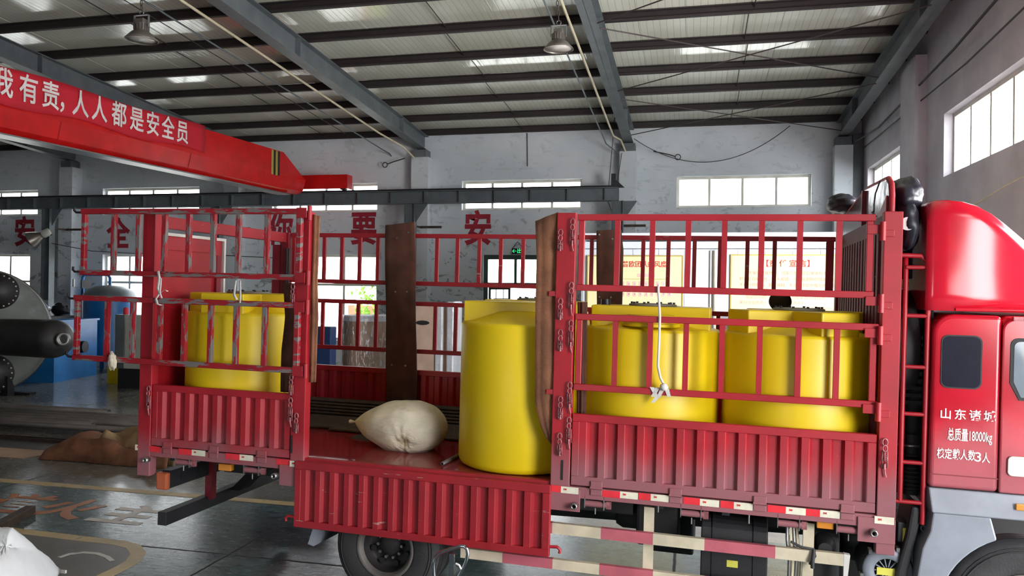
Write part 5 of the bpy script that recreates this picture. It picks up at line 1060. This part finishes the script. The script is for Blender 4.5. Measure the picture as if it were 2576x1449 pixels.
# felt pile and sheets
v0, v1 = W(100, 1155, 2, 0), W(345, 1150, 2, 0)
fl1 = thing('felt_pile', 'rolled brown felt with a tan layer on top, on the floor left of the truck', 'felt', ((v0.x+v1.x)/2, v0.y, 0))
def drape(x0, x1, y0, y1, z1, seed, jag=.06):
    nx, ny = 34, 12; rs = np.random.RandomState(seed); ph = rs.rand(4)*6; vs = []
    for i in range(nx+1):
        for j in range(ny+1):
            u, w = i/nx, j/ny; e_ = min(1, 14*u, 6*w, 5*(1-w)); x = x0+(x1-x0)*u+jag*math.sin(w*7+ph[0]); y = y0+(y1-y0)*w+jag*math.sin(u*6+ph[1])*(.8)
            vs.append((x, y, .01+z1*(e_**.6)*(1+.22*math.sin(u*9+w*5+ph[2])+.1*math.sin(u*23+ph[3]))))
    return MB().add(vs, [(i*(ny+1)+j, (i+1)*(ny+1)+j, (i+1)*(ny+1)+j+1, i*(ny+1)+j+1) for i in range(nx) for j in range(ny)], True)
part('brown_roll', drape(v0.x, v1.x+1.0, v0.y-.05, v0.y+.85, .30, 2, .03), m['felt'], fl1, solid=.01)
part('tan_layer', drape(v0.x+.85, v1.x+1.0, v0.y+.15, v0.y+1.05, .42, 5, .03), m['tan'], fl1, solid=.012)
v = W(60, 1118, 2, 0); solo('steel_sheet', MB().hexa([(v.x-2.5, v.y-.35, .002), (v.x+.75, v.y-.35, .002), (v.x+1.35, v.y+.6, .002), (v.x-2.5, v.y+.6, .002)], [(v.x-2.5, v.y-.35, .012), (v.x+.75, v.y-.35, .012), (v.x+1.35, v.y+.6, .012), (v.x-2.5, v.y+.6, .012)]), m['metal'], 'flat grey steel sheet on the floor left of the felt pile', 'sheet', o=(v.x, v.y, 0))
v = W(60, 1140, 2, 0); solo('cardboard_sheet', MB().hexa([(v.x-2, v.y-.35, .002), (v.x+.3, v.y-.35, .002), (v.x+.75, v.y+.4, .002), (v.x-2, v.y+.4, .002)], [(v.x-2, v.y-.35, .010), (v.x+.3, v.y-.35, .010), (v.x+.75, v.y+.4, .010), (v.x-2, v.y+.4, .010)]), m['carton'], 'flat brown board on the floor in front of the steel sheet', 'board', o=(v.x, v.y, 0))
v = W(32, 1308, 2, .04); dd = (W(62, 1292, 2, .08)-W(2, 1325, 2, .08)); dd.z = 0; dd.normalize(); nn_ = Vector((-dd.y, dd.x, 0))
solo('steel_beam', ob_box(Vector((v.x, v.y, 0)), dd, nn_, -.9, .42, -.06, .06, 0, .10), m['rust'], 'short dark rusty steel beam on the floor above the white bag', 'beam', o=(v.x, v.y, 0), bevel=.008)
v = W(62, 992, 2, 0); solo('iron_foot', MB().box(v.x-.5, v.x+.25, v.y-.1, v.y+.1, 0, .06), m['dark'], 'flat dark iron foot on the floor under the big vessel', 'bar', o=(v.x, v.y, 0))
# white bag at the lower left corner
bg = W(60, 1400, 2, .25)
A_ = [W(-90, 1330, 2, .62), W(40, 1340, 2, .60), W(155, 1436, 2, .04), W(40, 1560, 2, .30), W(-120, 1560, 2, .5)]
ctr = sum(A_, Vector())/5
t = thing('white_bag', 'plump white plastic woven bag cut off by the lower left corner', 'bag', (ctr.x, ctr.y, 0))
nu = 40; vs = []; rings = 12
def edge(f):
    f = (f % 1)*5; i = int(f); return A_[i % 5].lerp(A_[(i+1) % 5], f-i)
for j in range(rings+1):
    s_ = j/rings
    for i in range(nu):
        p_ = edge(i/nu); q_ = ctr.lerp(p_, s_); hgt = q_.z+.20*(1-s_**3)+.012*math.sin(i*1.3+j*2); vs.append((q_.x, q_.y, max(.02, hgt)))
for i in range(nu): p_ = edge(i/nu).lerp(ctr, .1); vs.append((p_.x, p_.y, .004))
mb = MB().add(vs, [(j*nu+i, j*nu+(i+1) % nu, (j+1)*nu+(i+1) % nu, (j+1)*nu+i) for j in range(rings+1) for i in range(nu)], True); part('bag_body', mb, m['white'], t)
part('seam_tail', MB().box(A_[2].x-.02, A_[2].x+.05, A_[2].y-.01, A_[2].y+.01, .02, .05), m['rope'], t)
# ---------------------------------------------------------------- floor paint
def paint_line(pts, w, name, lab, grp=None, z=.004, mat='yellowline'):
    pts = [Vector(p) for p in pts]; vs = []
    for i, p in enumerate(pts):
        d = pts[min(i+1, len(pts)-1)]-pts[max(i-1, 0)]; d.z = 0; d.normalize(); q = Vector((-d.y, d.x, 0))*w/2; vs += [(p.x-q.x, p.y-q.y, z), (p.x+q.x, p.y+q.y, z), (p.x+q.x, p.y+q.y, .0005), (p.x-q.x, p.y-q.y, .0005)]
    k = len(pts); fs = []
    for i in range(k-1):
        for a, b in ((0, 1), (1, 2), (3, 0)): fs.append((4*i+a, 4*i+b, 4*i+4+b, 4*i+4+a))
    return solo(name, MB().add(vs, fs), m[mat], lab, 'floor marking', o=pts[0], group=grp)
g_ = 'yellow lines painted on the floor'
paint_line([(-24, 9.33, 0), (-2, 9.33, 0)], .16, 'floor_line', 'long straight yellowed line painted on the floor behind the truck rear', g_)
pts = [W(px, py, 2, 0) for px, py in ((20, 1333), (120, 1345), (220, 1357), (300, 1366), (335, 1375), (348, 1392), (335, 1412), (300, 1432), (250, 1455), (180, 1485))]
paint_line([(-16, 7.55, 0)]+pts, .15, 'floor_line', 'yellowed line on the floor that curves back near the white bag', g_)
isl = [(-16, 7.47)]+[(p.x-.03, p.y-.05) for p in pts]+[(-16, pts[-1].y)]
solo('bare_floor_patch', MB().add([(x, y, .0022) for x, y in isl], [tuple(range(len(isl)))[::-1]]), simple('bare_concrete', (92, 88, 82), .4, var=.15, sc=2.), 'dark bare concrete patch inside the curved yellow line', 'floor marking', o=(-8, 6.5, 0))
paint_line([W(px, py, 2, 0) for px, py in ((148, 1403), (175, 1394), (210, 1390), (245, 1393), (270, 1402), (283, 1412))], .05, 'floor_ring', 'faint pale arc drawn on the bare concrete patch', None, .005, 'floorwhite')
for ch, px, py, sz, c, lab in (('主', 320, 1297, .80, 'floorwhite', 'pale painted character on the green floor, rightmost one'), ('火', 165, 1282, .85, 'floorpaint', 'orange and white painted character on the green floor, middle one'), ('道', 25, 1268, .85, 'floorpaint', 'orange painted character on the green floor at the left edge')):
    o_ = W(px, py, 2, .003); q = text('floor_character', ch, o_, (1, 0, 0), (0, 1, 0), sz, m[c], None, bold=.03, org=o_, ext=.0008); q.location = o_; tag(q, lab, 'lettering', 'characters painted on the floor')
# ---------------------------------------------------------------- pallet truck handle in front of the rear wheel
a_ = [(1094, 1475), (1092, 1445), (1091, 1420), (1096, 1402), (1106, 1391), (1122, 1385), (1142, 1379), (1158, 1374), (1168, 1374), (1175, 1381), (1177, 1394), (1173, 1412), (1164, 1432), (1152, 1455), (1142, 1475)]
hp = [T(px, py, 1, -.45) for px, py in a_]; base = T(1134, 1500, 1, -.45)
tj = thing('trolley', 'chrome loop handle of a hand pallet truck standing before the rear wheel', 'trolley', (base.x, -.45, .03), 'T')
loop = hp
part('handle_loop', MB().ring(loop, .015, 12), m['chrome'], tj)
p_ = T(1138, 1392, 1, -.44); part('stem', MB().box(p_.x-.02, p_.x+.02, -.46, -.43, .12, p_.z), m['chrome'], tj, bevel=.004)
part('grip_lever', MB().ring([T(1147, 1418, 1, -.47), T(1155, 1422, 1, -.48), T(1160, 1432, 1, -.48)], .009, 8), m['rope'], tj)
part('pump_body', MB().box(p_.x-.12, p_.x+.12, -.55, -.33, .06, .30), m['red_text'], tj, bevel=.02)
for sx_ in (-.08, .08): part('wheel', MB().cyl((p_.x+sx_-.025, -.44, .09), (p_.x+sx_+.025, -.44, .09), .085, 20), m['black'], tj)
# ---------------------------------------------------------------- shrub outside the lower window
def shrub(c, r, h, lab, seed, n_=420):
    rs = random.Random(seed); t = thing('garden_shrub', lab, 'shrub', c, group='greenery outside the windows'); mb = MB(); c = Vector(c)
    for i in range(n_):
        a, b = rs.uniform(0, 6.28), rs.uniform(-.6, 1.2); q = c+Vector((math.cos(a)*r*rs.uniform(.3, 1), math.sin(a)*r*rs.uniform(.3, 1), h*.55+h*.4*b)); d = Vector((rs.uniform(-1, 1), rs.uniform(-1, 1), rs.uniform(-1, 1))).normalized(); e_ = d.orthogonal().normalized(); s_ = rs.uniform(.07, .16)
        mb.add([q-d*s_, q+e_*s_*.5, q+d*s_, q-e_*s_*.5], [(0, 1, 2, 3)])
    f_ = part('foliage', mb, m['leaf'], t); f_['kind'] = 'stuff'
    part('trunk', MB().cyl(c, c+Vector((0, 0, h*.5)), .07, 8), m['rust'], t)
shrub((-11.3, 26.8, -.05), 1.0, 2.9, 'bright green shrub outside the window beside the brown felt strip', 3)
v = W(934, 775, 1, 29.); solo('brick_wall', MB().box(v.x-1, v.x+3, 29, 29.2, -.05, v.z+.1), simple('garden_brick', (206, 130, 100), .8), 'low orange brick wall outside behind the green shrub', 'wall', o=(v.x, 29, -.05))

v = T(283, 905, 1, -.15); rg = solo('rag', lump('', (v.x, -.155, v.z-.02), .045, .025, .085, '', '', None, 'T', 21, .14), m['sackw'], 'dirty pale rag tied on the bottom rail of the lower swung-back gate', 'rag', o=v, fr='T')
